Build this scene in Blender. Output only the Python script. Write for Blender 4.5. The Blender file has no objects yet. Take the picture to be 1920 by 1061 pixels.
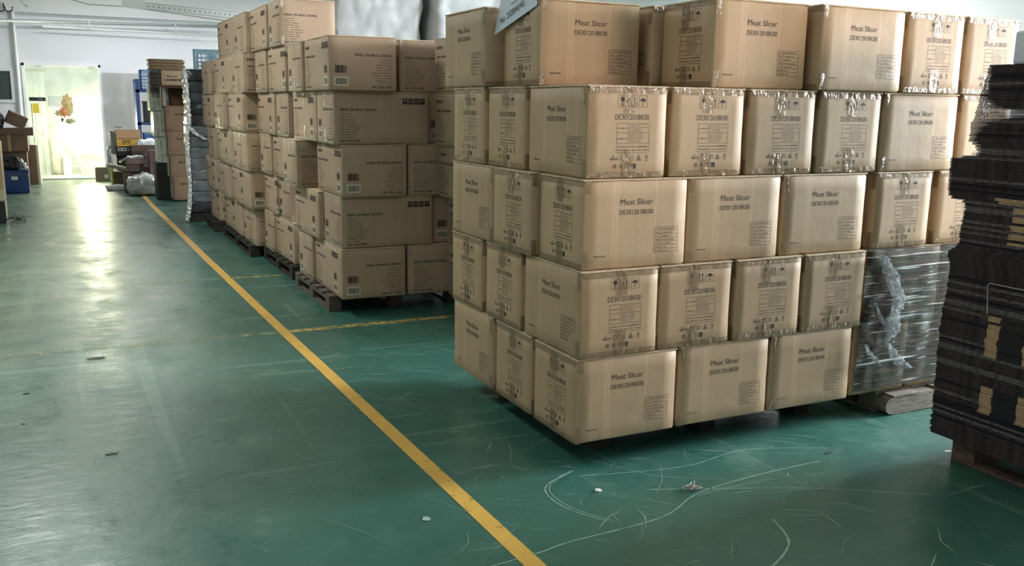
import bpy, bmesh, math, random
from mathutils import Vector, Matrix, noise
random.seed(7)
SC = bpy.context.scene
COL = SC.collection
PI = math.pi
GZ = 0.13            # height of the pallet deck: row k of cartons stands at GZ + 0.4 k

# ------------------------------------------------------------------ camera
cd = bpy.data.cameras.new('camera'); cam = bpy.data.objects.new('camera', cd); COL.objects.link(cam)
cd.sensor_width = 36.0; cd.lens = 31.871; cd.clip_start = 0.05; cd.clip_end = 200
M = Matrix(((0.899, 0.071, -0.433), (-0.439, 0.178, -0.881), (0.015, 0.981, 0.191)))
M.col[0].normalize()
q = M.to_quaternion(); q.normalize()
cam.matrix_world = Matrix.Translation((-1.981, -3.361, 1.501 + GZ)) @ q.to_matrix().to_4x4()
SC.camera = cam

# ------------------------------------------------------------------ world, lights, exposure
w = bpy.data.worlds.new('world'); SC.world = w; w.use_nodes = True
w.node_tree.nodes['Background'].inputs[0].default_value = (0.8, 0.9, 1.0, 1)
w.node_tree.nodes['Background'].inputs[1].default_value = 0.6
SC.view_settings.view_transform = 'Standard'; SC.view_settings.look = 'None'
SC.view_settings.gamma = 1.0; SC.view_settings.use_curve_mapping = False
SC.view_settings.exposure = 0.0

def area(name, loc, rot, sx, sy, power, color, spread=PI):
    l = bpy.data.lights.new(name, 'AREA'); l.shape = 'RECTANGLE'; l.size = sx; l.size_y = sy
    l.energy = power; l.color = color; l.spread = spread
    o = bpy.data.objects.new(name, l); COL.objects.link(o); o.location = loc; o.rotation_euler = rot
    return o
# daylight through the window bank of the right wall: rakes along the fronts and leaves the aisle side in shade
area('window_light', (8.95, -.80, 2.5), (0, math.radians(90), 0), 2.0, 2.4, 2000, (0.88, 0.96, 1.0))
# warm daylight through the windows of the wall behind the viewer, to the right
area('window_light', (6.2, -8.9, 2.55), (math.radians(90), 0, 0), 3.4, 1.9, 600, (1.0, 0.80, 0.66))
# fill lights added under the ceiling to brighten walls, aisle and carton sides
area('fill_light', (-2.6, -1.0, 3.80), (0, 0, 0), 0.5, 2.4, 36, (0.90, 1.0, 0.93))
area('fill_light', (-2.5, 5.6, 3.80), (0, 0, 0), 0.5, 3.2, 150, (0.95, 1.0, 0.93))
area('fill_light', (-1.0, 15.6, 3.80), (0, 0, 0), 2.4, 0.5, 85, (0.97, 0.97, 1.0))
area('fill_light', (6.5, 16.2, 3.80), (0, 0, 0), 6.0, 0.5, 700, (1.0, 0.98, 0.97))
area('fill_light', (7.2, 8.5, 3.80), (0, 0, 0), 0.6, 5.0, 520, (1.0, 0.98, 0.97))
# the bright yard room beyond the glass door, and an added lamp standing in for the sun glow
area('yard_light', (-1.9, 20.2, 3.6), (0, 0, 0), 2.6, 2.8, 66, (0.93, 0.98, 1.0))
hl = bpy.data.lights.new('glow_lamp_light', 'POINT'); hl.energy = 190; hl.shadow_soft_size = 0.12; hl.color = (1.0, 0.90, 0.60)
ho = bpy.data.objects.new('glow_lamp_light', hl); COL.objects.link(ho); ho.location = (-1.50, 18.06, 1.08)

# ------------------------------------------------------------------ materials
MATS = {}
def mat(name, base=(0.5, 0.5, 0.5), rough=0.6, metal=0.0, var=0.0, vscale=6.0, bump=0.0, bscale=60.0, emit=None,
        spec=0.5, stretch=None, var_color=None, coat=0.0):
    if name in MATS: return MATS[name]
    m = bpy.data.materials.new(name); m.use_nodes = True; nt = m.node_tree; N = nt.nodes; Lk = nt.links
    b = N['Principled BSDF']
    b.inputs['Base Color'].default_value = (*base, 1); b.inputs['Roughness'].default_value = rough
    b.inputs['Metallic'].default_value = metal; b.inputs['Specular IOR Level'].default_value = spec
    b.inputs['Coat Weight'].default_value = coat
    tc = N.new('ShaderNodeTexCoord'); mp = N.new('ShaderNodeMapping'); Lk.new(tc.outputs['Object'], mp.inputs[0])
    if stretch: mp.inputs['Scale'].default_value = stretch
    if var > 0 or var_color:
        nz = N.new('ShaderNodeTexNoise'); nz.inputs['Scale'].default_value = vscale; nz.inputs['Detail'].default_value = 4
        Lk.new(mp.outputs[0], nz.inputs['Vector'])
        cr = N.new('ShaderNodeValToRGB'); cr.color_ramp.elements[0].position = 0.35; cr.color_ramp.elements[1].position = 0.68
        c2 = var_color or tuple(min(1, c * (1 + var)) for c in base)
        c1 = base if var_color else tuple(c * (1 - var) for c in base)
        cr.color_ramp.elements[0].color = (*c1, 1); cr.color_ramp.elements[1].color = (*c2, 1)
        Lk.new(nz.outputs['Fac'], cr.inputs[0]); Lk.new(cr.outputs[0], b.inputs['Base Color'])
    if bump > 0:
        n2 = N.new('ShaderNodeTexNoise'); n2.inputs['Scale'].default_value = bscale; n2.inputs['Detail'].default_value = 3
        Lk.new(mp.outputs[0], n2.inputs['Vector'])
        bp = N.new('ShaderNodeBump'); bp.inputs['Strength'].default_value = bump; bp.inputs['Distance'].default_value = 0.01
        Lk.new(n2.outputs['Fac'], bp.inputs['Height']); Lk.new(bp.outputs[0], b.inputs['Normal'])
    if emit:
        b.inputs['Emission Color'].default_value = (*emit[0], 1); b.inputs['Emission Strength'].default_value = emit[1]
    MATS[name] = m; return m

def kraft(name, base, axis, creases, D=0.0):
    """Corrugated board: faint vertical flutes, per-box tone, pale crease lines at given positions along the long side."""
    if name in MATS: return MATS[name]
    m = mat(name, base, 0.55, spec=0.35); nt = m.node_tree; N = nt.nodes; Lk = nt.links; b = N['Principled BSDF']
    tc = N.new('ShaderNodeTexCoord'); sp = N.new('ShaderNodeSeparateXYZ'); Lk.new(tc.outputs['Object'], sp.inputs[0])
    def node(op, a, bb=None):
        n = N.new('ShaderNodeMath'); n.operation = op
        for i, v in enumerate((a, bb)):
            if v is None: continue
            if isinstance(v, (int, float)): n.inputs[i].default_value = v
            else: Lk.new(v, n.inputs[i])
        return n.outputs[0]
    u = sp.outputs['X'] if axis == 'x' else node('SUBTRACT', D, sp.outputs['Y'])
    tot = None
    for c, wd in creases:
        d = node('ABSOLUTE', node('SUBTRACT', u, c))
        l = node('LESS_THAN', d, wd)
        tot = l if tot is None else node('MAXIMUM', tot, l)
    mp = N.new('ShaderNodeMapping'); mp.inputs['Scale'].default_value = (1, 1, 0.12); Lk.new(tc.outputs['Object'], mp.inputs[0])
    nz = N.new('ShaderNodeTexNoise'); nz.inputs['Scale'].default_value = 40; nz.inputs['Detail'].default_value = 5
    Lk.new(mp.outputs[0], nz.inputs['Vector'])
    n2 = N.new('ShaderNodeTexNoise'); n2.inputs['Scale'].default_value = 5; n2.inputs['Detail'].default_value = 3
    Lk.new(tc.outputs['Object'], n2.inputs['Vector'])
    oi = N.new('ShaderNodeObjectInfo')
    v = node('ADD', 0.83, node('MULTIPLY', nz.outputs['Fac'], 0.10))
    v = node('ADD', v, node('MULTIPLY', n2.outputs['Fac'], 0.16))
    v = node('ADD', v, node('MULTIPLY', oi.outputs['Random'], 0.12))
    if tot is not None: v = node('ADD', v, node('MULTIPLY', tot, 0.34))
    mx = N.new('ShaderNodeVectorMath'); mx.operation = 'SCALE'; mx.inputs[0].default_value = base
    Lk.new(v, mx.inputs['Scale']); Lk.new(mx.outputs[0], b.inputs['Base Color'])
    wv = node('SINE', node('MULTIPLY', u, 900.0))
    h = node('ADD', node('MULTIPLY', wv, 0.08), node('MULTIPLY', n2.outputs['Fac'], 3.0))
    if tot is not None: h = node('SUBTRACT', h, node('MULTIPLY', tot, 0.5))
    bp = N.new('ShaderNodeBump'); bp.inputs['Strength'].default_value = 0.35; bp.inputs['Distance'].default_value = 0.004
    Lk.new(h, bp.inputs['Height']); Lk.new(bp.outputs[0], b.inputs['Normal'])
    return m

def film(name, color, alpha, rough=0.12, bump=0.6, bscale=40, stretch=(1, 1, 1), streak=None, lo=0.55, hi=0.7, salpha=0.8):
    """Clear plastic: see-through with a glossy crumpled skin; streak paints in white stretch marks and highlights."""
    if name in MATS: return MATS[name]
    m = bpy.data.materials.new(name); m.use_nodes = True; nt = m.node_tree; N = nt.nodes; Lk = nt.links
    b = N['Principled BSDF']; out = N['Material Output']
    b.inputs['Base Color'].default_value = (*color, 1); b.inputs['Roughness'].default_value = rough
    b.inputs['Specular IOR Level'].default_value = 0.9
    tc = N.new('ShaderNodeTexCoord'); mp = N.new('ShaderNodeMapping'); mp.inputs['Scale'].default_value = stretch
    Lk.new(tc.outputs['Object'], mp.inputs[0])
    nz = N.new('ShaderNodeTexNoise'); nz.inputs['Scale'].default_value = bscale; nz.inputs['Detail'].default_value = 4
    Lk.new(mp.outputs[0], nz.inputs['Vector'])
    bp = N.new('ShaderNodeBump'); bp.inputs['Strength'].default_value = bump; bp.inputs['Distance'].default_value = 0.02
    Lk.new(nz.outputs['Fac'], bp.inputs['Height']); Lk.new(bp.outputs[0], b.inputs['Normal'])
    tr = N.new('ShaderNodeBsdfTransparent'); mix = N.new('ShaderNodeMixShader')
    mix.inputs[0].default_value = alpha
    if streak:
        cr = N.new('ShaderNodeValToRGB'); cr.color_ramp.elements[0].position = lo; cr.color_ramp.elements[1].position = hi
        cr.color_ramp.elements[0].color = (alpha,) * 3 + (1,); cr.color_ramp.elements[1].color = (salpha,) * 3 + (1,)
        Lk.new(nz.outputs['Fac'], cr.inputs[0]); Lk.new(cr.outputs[0], mix.inputs[0])
        c2 = N.new('ShaderNodeValToRGB'); c2.color_ramp.elements[0].position = lo; c2.color_ramp.elements[1].position = hi
        c2.color_ramp.elements[0].color = (*color, 1); c2.color_ramp.elements[1].color = (*streak, 1)
        Lk.new(nz.outputs['Fac'], c2.inputs[0]); Lk.new(c2.outputs[0], b.inputs['Base Color'])
    Lk.new(tr.outputs[0], mix.inputs[1]); Lk.new(b.outputs[0], mix.inputs[2]); Lk.new(mix.outputs[0], out.inputs[0])
    MATS[name] = m; return m

INK = mat('ink', (0.030, 0.022, 0.022), 0.7)
KGLYPH = mat('print_gap_kraft', (0.36, 0.27, 0.19), 0.6)
LABELW = mat('label_paper', (0.62, 0.55, 0.43), 0.5)
EDGE = mat('board_edge', (0.62, 0.48, 0.32), 0.7, var=0.2, vscale=60, bump=0.5, bscale=200)
TAPE_B = film('brown_tape', (0.27, 0.18, 0.09), 0.46, 0.16, 0.55, 45, (1, 1, 0.5))
TAPE_C = film('clear_tape_glint', (0.62, 0.58, 0.46), 0.34, 0.16, 0.7, 50, (1, 1, 0.5))  # clear tape; its pale tint stands in for reflected door light

# ------------------------------------------------------------------ helpers
def link(name, me, parent=None, m=None):
    o = bpy.data.objects.new(name, me); COL.objects.link(o)
    if parent is not None: o.parent = parent
    if m is not None:
        for x in (m if isinstance(m, (list, tuple)) else [m]): me.materials.append(x)
    return o
def fin(bm, name, parent=None, m=None, smooth=False):
    me = bpy.data.meshes.new(name); bm.normal_update(); bm.to_mesh(me); bm.free()
    if smooth:
        for p in me.polygons: p.use_smooth = True
    return link(name, me, parent, m)
def tag(o, label, cat, group=None):
    o['label'] = label; o['category'] = cat
    if group: o['group'] = group
    return o
def empty(name, loc=(0, 0, 0), rz=0.0, label=None, cat=None, group=None):
    o = bpy.data.objects.new(name, None); COL.objects.link(o); o.location = loc; o.rotation_euler = (0, 0, rz)
    o.empty_display_size = 0.05
    if label: tag(o, label, cat, group)
    return o
def struct(o): o['kind'] = 'structure'; return o
def stuff(o): o['kind'] = 'stuff'; return o

def box(bm, x0, y0, z0, x1, y1, z1, bev=0.0, mi=0, rot=None, org=None):
    vs = [bm.verts.new((x, y, z)) for z in (z0, z1) for x, y in ((x0, y0), (x1, y0), (x1, y1), (x0, y1))]
    fs = [bm.faces.new([vs[i] for i in f]) for f in ((0, 3, 2, 1), (4, 5, 6, 7), (0, 1, 5, 4), (1, 2, 6, 5), (2, 3, 7, 6), (3, 0, 4, 7))]
    for f in fs: f.material_index = mi
    if rot is not None:
        bmesh.ops.rotate(bm, verts=vs, cent=org or (0, 0, 0), matrix=rot)
    if bev > 0:
        r = bmesh.ops.bevel(bm, geom=list({e for f in fs for e in f.edges}), offset=bev, segments=2, affect='EDGES', profile=0.7)
        for f in r['faces']: f.material_index = mi
    return vs
def bx(name, d, m, parent=None, bev=0.0):
    bm = bmesh.new(); box(bm, *d, bev=bev); return fin(bm, name, parent, m)
def tube(bm, pts, r, n=8, mi=0):
    rings = []
    for i, p in enumerate(pts):
        p = Vector(p); a = Vector(pts[max(i - 1, 0)]); b = Vector(pts[min(i + 1, len(pts) - 1)])
        t = (b - a).normalized(); up = Vector((0, 0, 1)) if abs(t.z) < 0.9 else Vector((1, 0, 0))
        s = t.cross(up).normalized(); u = s.cross(t)
        rr = r[i] if isinstance(r, (list, tuple)) else r
        rings.append([bm.verts.new(p + s * math.cos(k * 2 * PI / n) * rr + u * math.sin(k * 2 * PI / n) * rr) for k in range(n)])
    for a, b in zip(rings, rings[1:]):
        for k in range(n):
            f = bm.faces.new((a[k], a[(k + 1) % n], b[(k + 1) % n], b[k])); f.material_index = mi; f.smooth = True
    for rg, rev in ((rings[0], False), (rings[-1], True)):
        f = bm.faces.new(rg[::-1] if rev else rg); f.material_index = mi
def lathe(bm, prof, c=(0, 0, 0), n=20):
    rings = [[bm.verts.new((c[0] + r * math.cos(k * 2 * PI / n), c[1] + r * math.sin(k * 2 * PI / n), c[2] + z)) for k in range(n)] for r, z in prof]
    for a, b in zip(rings, rings[1:]):
        for k in range(n): bm.faces.new((a[k], a[(k + 1) % n], b[(k + 1) % n], b[k])).smooth = True
def gridbox(dx, dy, dz, nx, ny, nz, r=0.01, org=(0, 0, 0)):
    """Box with gridded faces and rounded edges."""
    bm = bmesh.new(); V = {}
    def cs(d, n):
        if n <= 1: return [0, r, d - r, d]
        return [0, r] + [r + (d - 2 * r) * i / n for i in range(1, n)] + [d - r, d]
    X, Y, Z = cs(dx, nx), cs(dy, ny), cs(dz, nz)
    def v(i, j, k):
        if (i, j, k) not in V:
            p = Vector((X[i], Y[j], Z[k])); c = Vector((min(max(p.x, r), dx - r), min(max(p.y, r), dy - r), min(max(p.z, r), dz - r)))
            d = p - c
            if d.length > 1e-9: p = c + d.normalized() * r
            V[(i, j, k)] = bm.verts.new(p + Vector(org))
        return V[(i, j, k)]
    a, b, c = len(X) - 1, len(Y) - 1, len(Z) - 1
    for i in range(a):
        for j in range(b):
            bm.faces.new((v(i, j, 0), v(i, j + 1, 0), v(i + 1, j + 1, 0), v(i + 1, j, 0)))
            bm.faces.new((v(i, j, c), v(i + 1, j, c), v(i + 1, j + 1, c), v(i, j + 1, c)))
    for i in range(a):
        for k in range(c):
            bm.faces.new((v(i, 0, k), v(i + 1, 0, k), v(i + 1, 0, k + 1), v(i, 0, k + 1)))
            bm.faces.new((v(i, b, k), v(i, b, k + 1), v(i + 1, b, k + 1), v(i + 1, b, k)))
    for j in range(b):
        for k in range(c):
            bm.faces.new((v(0, j, k), v(0, j, k + 1), v(0, j + 1, k + 1), v(0, j + 1, k)))
            bm.faces.new((v(a, j, k), v(a, j + 1, k), v(a, j + 1, k + 1), v(a, j, k + 1)))
    return bm
def crumple(bm, amp, scale, seed=0, fold=True):
    for v in bm.verts:
        p = v.co * scale + Vector((seed * 7.3, seed * 3.1, seed))
        n = noise.noise_vector(p)
        if fold: n += noise.noise_vector(p * 2.7) * 0.5
        v.co += n * amp
    return bm

# ------------------------------------------------------------------ flat print, built as thin lettering
_txt = {}
def glyphs(s, bold=False):
    k = (s, bold)
    if k not in _txt:
        c = bpy.data.curves.new('lettering', 'FONT'); c.body = s; c.resolution_u = 2; c.size = 1.0
        if bold: c.offset = 0.018
        o = bpy.data.objects.new('lettering', c); COL.objects.link(o)
        me = o.to_mesh()
        vs = [(v.co.x, v.co.y) for v in me.vertices]; fs = [tuple(p.vertices) for p in me.polygons]
        o.to_mesh_clear(); bpy.data.objects.remove(o); bpy.data.curves.remove(c)
        x0 = min(v[0] for v in vs); x1 = max(v[0] for v in vs)
        _txt[k] = ([(x - x0, y) for x, y in vs], fs, x1 - x0)
    return _txt[k]
class Print:
    def __init__(s): s.v = []; s.f = []; s.m = []; s.rng = random.Random(3)
    def poly(s, pts, mi=0, lay=0):
        n = len(s.v); s.v += [(a, b, lay) for a, b in pts]; s.f.append(tuple(range(n, n + len(pts)))); s.m.append(mi)
    def rect(s, a, b, c, d, mi=0, lay=0): s.poly([(a, b), (c, b), (c, d), (a, d)], mi, lay)
    def frame(s, a, b, c, d, t, mi=0, lay=0):
        s.rect(a, b, c, b + t, mi, lay); s.rect(a, d - t, c, d, mi, lay); s.rect(a, b + t, a + t, d - t, mi, lay); s.rect(c - t, b + t, c, d - t, mi, lay)
    def text(s, t, u, v, h, w=None, align='l', bold=False, mi=0, lay=0):
        vs, fs, W = glyphs(t, bold); sy = h / 0.70; sx = (w / W) if w else sy * 0.9
        if align == 'r': u -= sx * W
        n = len(s.v); s.v += [(u + x * sx, v + y * sy, lay) for x, y in vs]
        for f in fs: s.f.append(tuple(i + n for i in f)); s.m.append(mi)
    def tiny(s, u, v, w, h, align='l'):
        """One line of print too small to read: strokes grouped as words."""
        if align == 'r': u -= w
        x = u; step = h * 0.62
        while x < u + w:
            if s.rng.random() < 0.13: x += step; continue
            a = s.rng.uniform(0.55, 1.0)
            s.rect(x, v, x + step * 0.35, v + h * a)
            if s.rng.random() < 0.75: s.rect(x, v + h * s.rng.choice((0, .42, .8)) * a, x + step * 0.8, v + h * (0.22 + 0) + h * 0)if False else s.rect(x, v + h * 0.35, x + step * 0.78, v + h * 0.55)
            x += step
    def line(s, p, q_, t):
        a = Vector(p); b = Vector(q_); d = (b - a).normalized(); n = Vector((-d.y, d.x)) * t / 2
        s.poly([tuple(a + n), tuple(a - n), tuple(b - n), tuple(b + n)])
    def mesh(s, name, face, D=0.0, eps=0.0009):
        me = bpy.data.meshes.new(name)
        if face == 'front': P = [(u, -eps * (1 + l), v) for u, v, l in s.v]
        else: P = [(-eps * (1 + l), D - u, v) for u, v, l in s.v]
        me.from_pydata(P, [], s.f)
        for p, mi in zip(me.polygons, s.m): p.material_index = mi
        for m in (INK, KGLYPH, LABELW): me.materials.append(m)
        return me
def care_marks(p, u, v, w, h, t=0.0013):
    g = w * 0.06; cw = (w - 2 * g) / 3
    for i in range(3): p.frame(u + i * (cw + g), v, u + i * (cw + g) + cw, v + h, t)
    c = u + cw / 2                                                    # goblet
    p.poly([(c - cw * .20, v + h * .86), (c - cw * .20, v + h * .60), (c - cw * .10, v + h * .48), (c + cw * .10, v + h * .48), (c + cw * .20, v + h * .60), (c + cw * .20, v + h * .86)])
    p.rect(c - cw * .04, v + h * .16, c + cw * .04, v + h * .48); p.rect(c - cw * .18, v + h * .12, c + cw * .18, v + h * .17)
    c = u + cw * 1.5 + g                                              # two arrows up
    for d in (-cw * .20, cw * .20):
        p.rect(c + d - cw * .045, v + h * .2, c + d + cw * .045, v + h * .70)
        p.poly([(c + d - cw * .13, v + h * .66), (c + d + cw * .13, v + h * .66), (c + d, v + h * .9)])
    p.rect(c - cw * .34, v + h * .10, c + cw * .34, v + h * .15)
    c = u + cw * 2.5 + 2 * g                                          # umbrella
    p.poly([(c - cw * .34, v + h * .5)] + [(c - cw * .34 * math.cos(a), v + h * .5 + h * .28 * math.sin(a)) for a in [PI * k / 8 for k in range(1, 8)]] + [(c + cw * .34, v + h * .5)])
    p.rect(c - cw * .03, v + h * .16, c + cw * .03, v + h * .84); p.line((c, v + h * .15), (c - cw * .14, v + h * .2), cw * .06)
def arc(p, cx, cy, r, a0, a1, t, n=8):
    pts = [(cx + r * math.cos(a0 + (a1 - a0) * k / n), cy + r * math.sin(a0 + (a1 - a0) * k / n)) for k in range(n + 1)]
    for a, b in zip(pts, pts[1:]): p.line(a, b, t)
def narrow_slicer():
    p = Print(); W = .42
    care_marks(p, .152, .306, .150, .050)
    p.text('DE301201BK00', .138, .252, .024, .176)
    p.frame(.150, .110, .318, .238, .0013)
    p.rect(.150, .196, .318, .1973); p.rect(.150, .150, .318, .1513); p.rect(.208, .151, .2093, .238)
    for v0 in (.213, .168): p.tiny(.154, v0, .050, .006)
    for k in range(6): p.tiny(.213, .230 - k * .0062, random.Random(k).uniform(.05, .1), .0034)
    for k in range(6): p.tiny(.213, .189 - k * .0066, random.Random(k + 9).uniform(.05, .1), .0034)
    for v0 in (.133, .119): p.tiny(.158, v0, .15, .0075)
    # row of conformity marks
    p.line((.120, .088), (.128, .078), .003); p.line((.128, .078), (.136, .100), .003); p.text('RoHS', .134, .079, .011, .027)
    arc(p, .184, .087, .010, PI * .3, PI * 1.7, .0026); arc(p, .202, .087, .010, PI * .3, PI * 1.7, .0026); p.rect(.193, .0858, .201, .0884)
    p.frame(.220, .077, .240, .097, .0016); p.frame(.225, .082, .235, .092, .0014)
    for a, b in (((.256, .077), (.279, .077)), ((.256, .077), (.2675, .100)), ((.279, .077), (.2675, .100))): p.line(a, b, .0022)
    p.poly([(.263, .080), (.272, .080), (.2675, .092)])
    p.line((.303, .083), (.314, .101), .0018); p.line((.314, .083), (.303, .101), .0018); p.frame(.3045, .083, .3125, .097, .0012); p.rect(.301, .075, .316, .078)
    for k in range(3):
        a = PI / 2 + k * 2 * PI / 3; b = a + 2 * PI / 3; c = (.145, .051); r = .011
        A = (c[0] + r * math.cos(a), c[1] + r * math.sin(a)); B = (c[0] + r * math.cos(b), c[1] + r * math.sin(b))
        p.line((A[0] * .8 + B[0] * .2, A[1] * .8 + B[1] * .2), (A[0] * .1 + B[0] * .9, A[1] * .1 + B[1] * .9), .0036)
    arc(p, .178, .051, .007, 0, 2 * PI, .002); p.line((.178, .044), (.178, .062), .002)
    p.frame(.192, .043, .240, .061, .0016); p.rect(.236, .040, .254, .063)
    for k in range(3): p.tiny(.196, .046 + k * .0045, .038, .003)
    return p
def wide_slicer():
    p = Print()
    p.text('Meat Slicer', .1868, .2833, .026, .172)
    p.text('DE301201BK00', .184, .240, .022, .176)
    p.frame(.372, .062, .500, .178, .0013)
    for k in range(1, 7): p.rect(.372, .062 + k * .01657, .500, .0632 + k * .01657)
    p.rect(.405, .062, .4062, .178)
    for k in range(7):
        p.tiny(.376, .0665 + k * .01657, .024, .0075); p.tiny(.411, .0665 + k * .01657, (.03, .03, .05, .07, .055, .06, .07)[k], .0065)
    p.text('MADE IN CHINA', .060, .056, .0065, .056, bold=True)
    return p
def black_marks(p, u, v, n=4, s=.040, g=.007):
    for i in range(n):
        a = u + i * (s + g); p.rect(a, v, a + s, v + s * 1.12); c = a + s / 2; h = s * 1.12
        if i == 0: p.poly([(c - .008, v + h * .8), (c - .008, v + h * .55), (c, v + h * .45), (c + .008, v + h * .55), (c + .008, v + h * .8)], 1, 1); p.rect(c - .0015, v + h * .2, c + .0015, v + h * .5, 1, 1)
        if i == 1:
            for d in (-.007, .007): p.rect(c + d - .002, v + h * .2, c + d + .002, v + h * .8, 1, 1)
        if i == 2:
            for a0, b0, c0, d0 in ((-.009, .3, .009, .36), (-.009, .62, .009, .68), (-.010, .3, -.007, .68), (.007, .3, .010, .68)): p.rect(c + a0, v + h * b0, c + c0, v + h * d0, 1, 1)
        if i == 3: p.poly([(c - .012, v + h * .55), (c - .006, v + h * .75), (c + .006, v + h * .75), (c + .012, v + h * .55)], 1, 1)
LW = (.085, .09, .12, .125, .12, .165, .155, .13, .125, .10)
def series_text(p, u, align, logo=None):
    p.text('SERIES: ZFS MOD: ZFS0920', u, .252, .017, .285, align, bold=True)
    for k in range(10): p.tiny(u, .226 - k * .0193, LW[k], .0085, align)
    p.text('REF: 720171SBF', u, .022, .015, .155, align, bold=True)
    if logo is not None: p.text('zelmer', logo, .318, .030, .13, 'l', bold=True)
def barcodes(p, u):
    r = random.Random(5)
    def bars(a, b, c, d):
        x = a
        while x < c: wd = r.choice((.0015, .003, .0045)); p.rect(x, b, x + wd, d, 0, 1); x += wd + r.choice((.0015, .003))
    bars(u + .01, .128, u + .095, .182); p.tiny(u + .005, .190, .03, .006)
    p.rect(u, .035, u + .110, .100, 2); bars(u + .012, .045, u + .098, .090)
def series_wide(dx=.75, logo=False, codes=True):
    p = Print(); series_text(p, .045, 'l', .04 if logo else None); black_marks(p, dx - .21, .305)
    if codes: barcodes(p, dx - .16)
    return p
def series_narrow(dx=.52, logo=False, left=False):
    p = Print()
    if left: series_text(p, .04, 'l', .04 if logo else None)
    else: series_text(p, dx - .04, 'r', dx - .19 if logo else None); barcodes(p, .035)
    return p
PRN = {'ns': narrow_slicer, 'wsl': wide_slicer, 'zw': lambda: series_wide(codes=False), 'zwl': lambda: series_wide(logo=True),
       'zn': series_narrow, 'znl': lambda: series_narrow(logo=True), 'znll': lambda: series_narrow(logo=True, left=True), 'znle': lambda: series_narrow(left=True)}

# ------------------------------------------------------------------ cartons
BODY = {}; PM = {}; TM = {}; FM = {}
BX = .392
def body_mesh(dx, dy, m, var):
    k = (round(dx, 2), round(dy, 2), m.name, var)
    if k not in BODY:
        bm = gridbox(dx, dy, BX, 8, 7, 6, 0.010)
        rg = random.Random(hash((round(dx * 100), round(dy * 100), var)) % 9999)
        s = rg.uniform(0, 50)
        for v in bm.verts:                                          # edges are a little crushed, corners more so
            x, y, z = v.co
            ex = min(x, dx - x) < .008; ey = min(y, dy - y) < .008; ez = min(z, BX - z) < .008
            n = ex + ey + ez
            if n >= 2:
                d = (Vector((dx / 2, dy / 2, BX / 2)) - v.co).normalized()
                a = abs(noise.noise(v.co * 9 + Vector((s, 0, 0))))
                v.co += d * a * (0.010 if n == 2 else 0.016)
        me = bpy.data.meshes.new('carton_body'); bm.to_mesh(me); bm.free(); me.materials.append(m)
        for pl in me.polygons: pl.use_smooth = True
        BODY[k] = me
    return BODY[k]
def print_mesh(key, face, D):
    k = (key, face, round(D, 3))
    if k not in PM: PM[k] = PRN[key]().mesh('printing', face, D)
    return PM[k]
def tape_meshes(face, W, D, m, seed):
    """Strips across a short side: a band along the top edge and bottom edge wrapping the corners, and two centre tails."""
    k = (face, round(W, 2), round(D, 2), m.name, seed)
    if k in TM: return TM[k]
    rg = random.Random(seed * 31 + 5); out = []
    def strip(u0, v0, u1, v1, nu, nv, eps=.0018, wrap=True):
        bm = bmesh.new(); sh = rg.uniform(-.004, .004)
        us = [u0 + (u1 - u0) * i / nu for i in range(nu + 1)]; vs = [v0 + (v1 - v0) * j / nv for j in range(nv + 1)]
        G = {}
        for i, u in enumerate(us):
            for j, v in enumerate(vs):
                n = noise.noise(Vector((u * 45 + seed * 3, v * 45, seed))) 
                e = eps + abs(n) * .0030
                G[i, j] = bm.verts.new((u + sh * (v1 - v) * 2, -e, v + noise.noise(Vector((u * 30, seed, v0 * 9))) * .003 * (1 if 0 < j < nv else .8)))
        for i in range(nu):
            for j in range(nv): bm.faces.new((G[i, j], G[i + 1, j], G[i + 1, j + 1], G[i, j + 1]))
        if wrap:
            for u, sg in ((0, -1), (W, 1)):                         # the band's end turns the corner
                hh = rg.uniform(.055, .085); a, b = (v1 - hh, v1) if v0 > .2 else (v0, v0 + hh)
                cols = [[bm.verts.new((u + sg * (.0022 + abs(noise.noise(Vector((t * 60, v * 60, seed)))) * .002), t, v)) for v in (a, (a + b) / 2, b)] for t in (.004, .018, .034)]
                for c0, c1 in zip(cols, cols[1:]):
                    for j in range(2): bm.faces.new((c0[j], c1[j], c1[j + 1], c0[j + 1]))
        if face == 'left':
            for v in bm.verts: x, y, z = v.co; v.co = (y, D - x, z)
        me = bpy.data.meshes.new('tape'); bm.normal_update(); bm.to_mesh(me); bm.free(); me.materials.append(m)
        for pl in me.polygons: pl.use_smooth = True
        out.append(me)
    c = W / 2 + rg.uniform(-.02, .02)
    strip(.004, BX - .028, W - .004, BX - .001, 16, 3)
    strip(.004, .002, W - .004, .028, 16, 3)
    strip(c - .028, BX - .105 - rg.uniform(0, .02), c + .028, BX - .004, 4, 6, .0026, False)
    strip(c - .028, .004, c + .028, .11 + rg.uniform(-.01, .02), 4, 6, .0026, False)
    TM[k] = out; return out
def flap_mesh(dx, dy, var):
    k = (round(dx, 2), round(dy, 2), var)
    if k not in FM:
        bm = bmesh.new(); rg = random.Random(var)
        half = dy / 2
        for a, b in ((.001, half - .002), (half + .002, dy - .001)):
            if dx < dy: box(bm, a * dx / dy, -.0015, BX - .001, b * dx / dy, dy + .001, BX + .0055)
            else: box(bm, -.0015, a, BX - .001, dx + .001, b, BX + .0055)
        bmesh.ops.subdivide_edges(bm, edges=[e for e in bm.edges if e.calc_length() > .15], cuts=7)
        for v in bm.verts: v.co.z += abs(noise.noise(v.co * 8 + Vector((var * 5, 0, 0)))) * .003 - .001
        me = bpy.data.meshes.new('top_flap'); bm.normal_update(); bm.to_mesh(me); bm.free(); me.materials.append(EDGE); FM[k] = me
    return FM[k]
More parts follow.
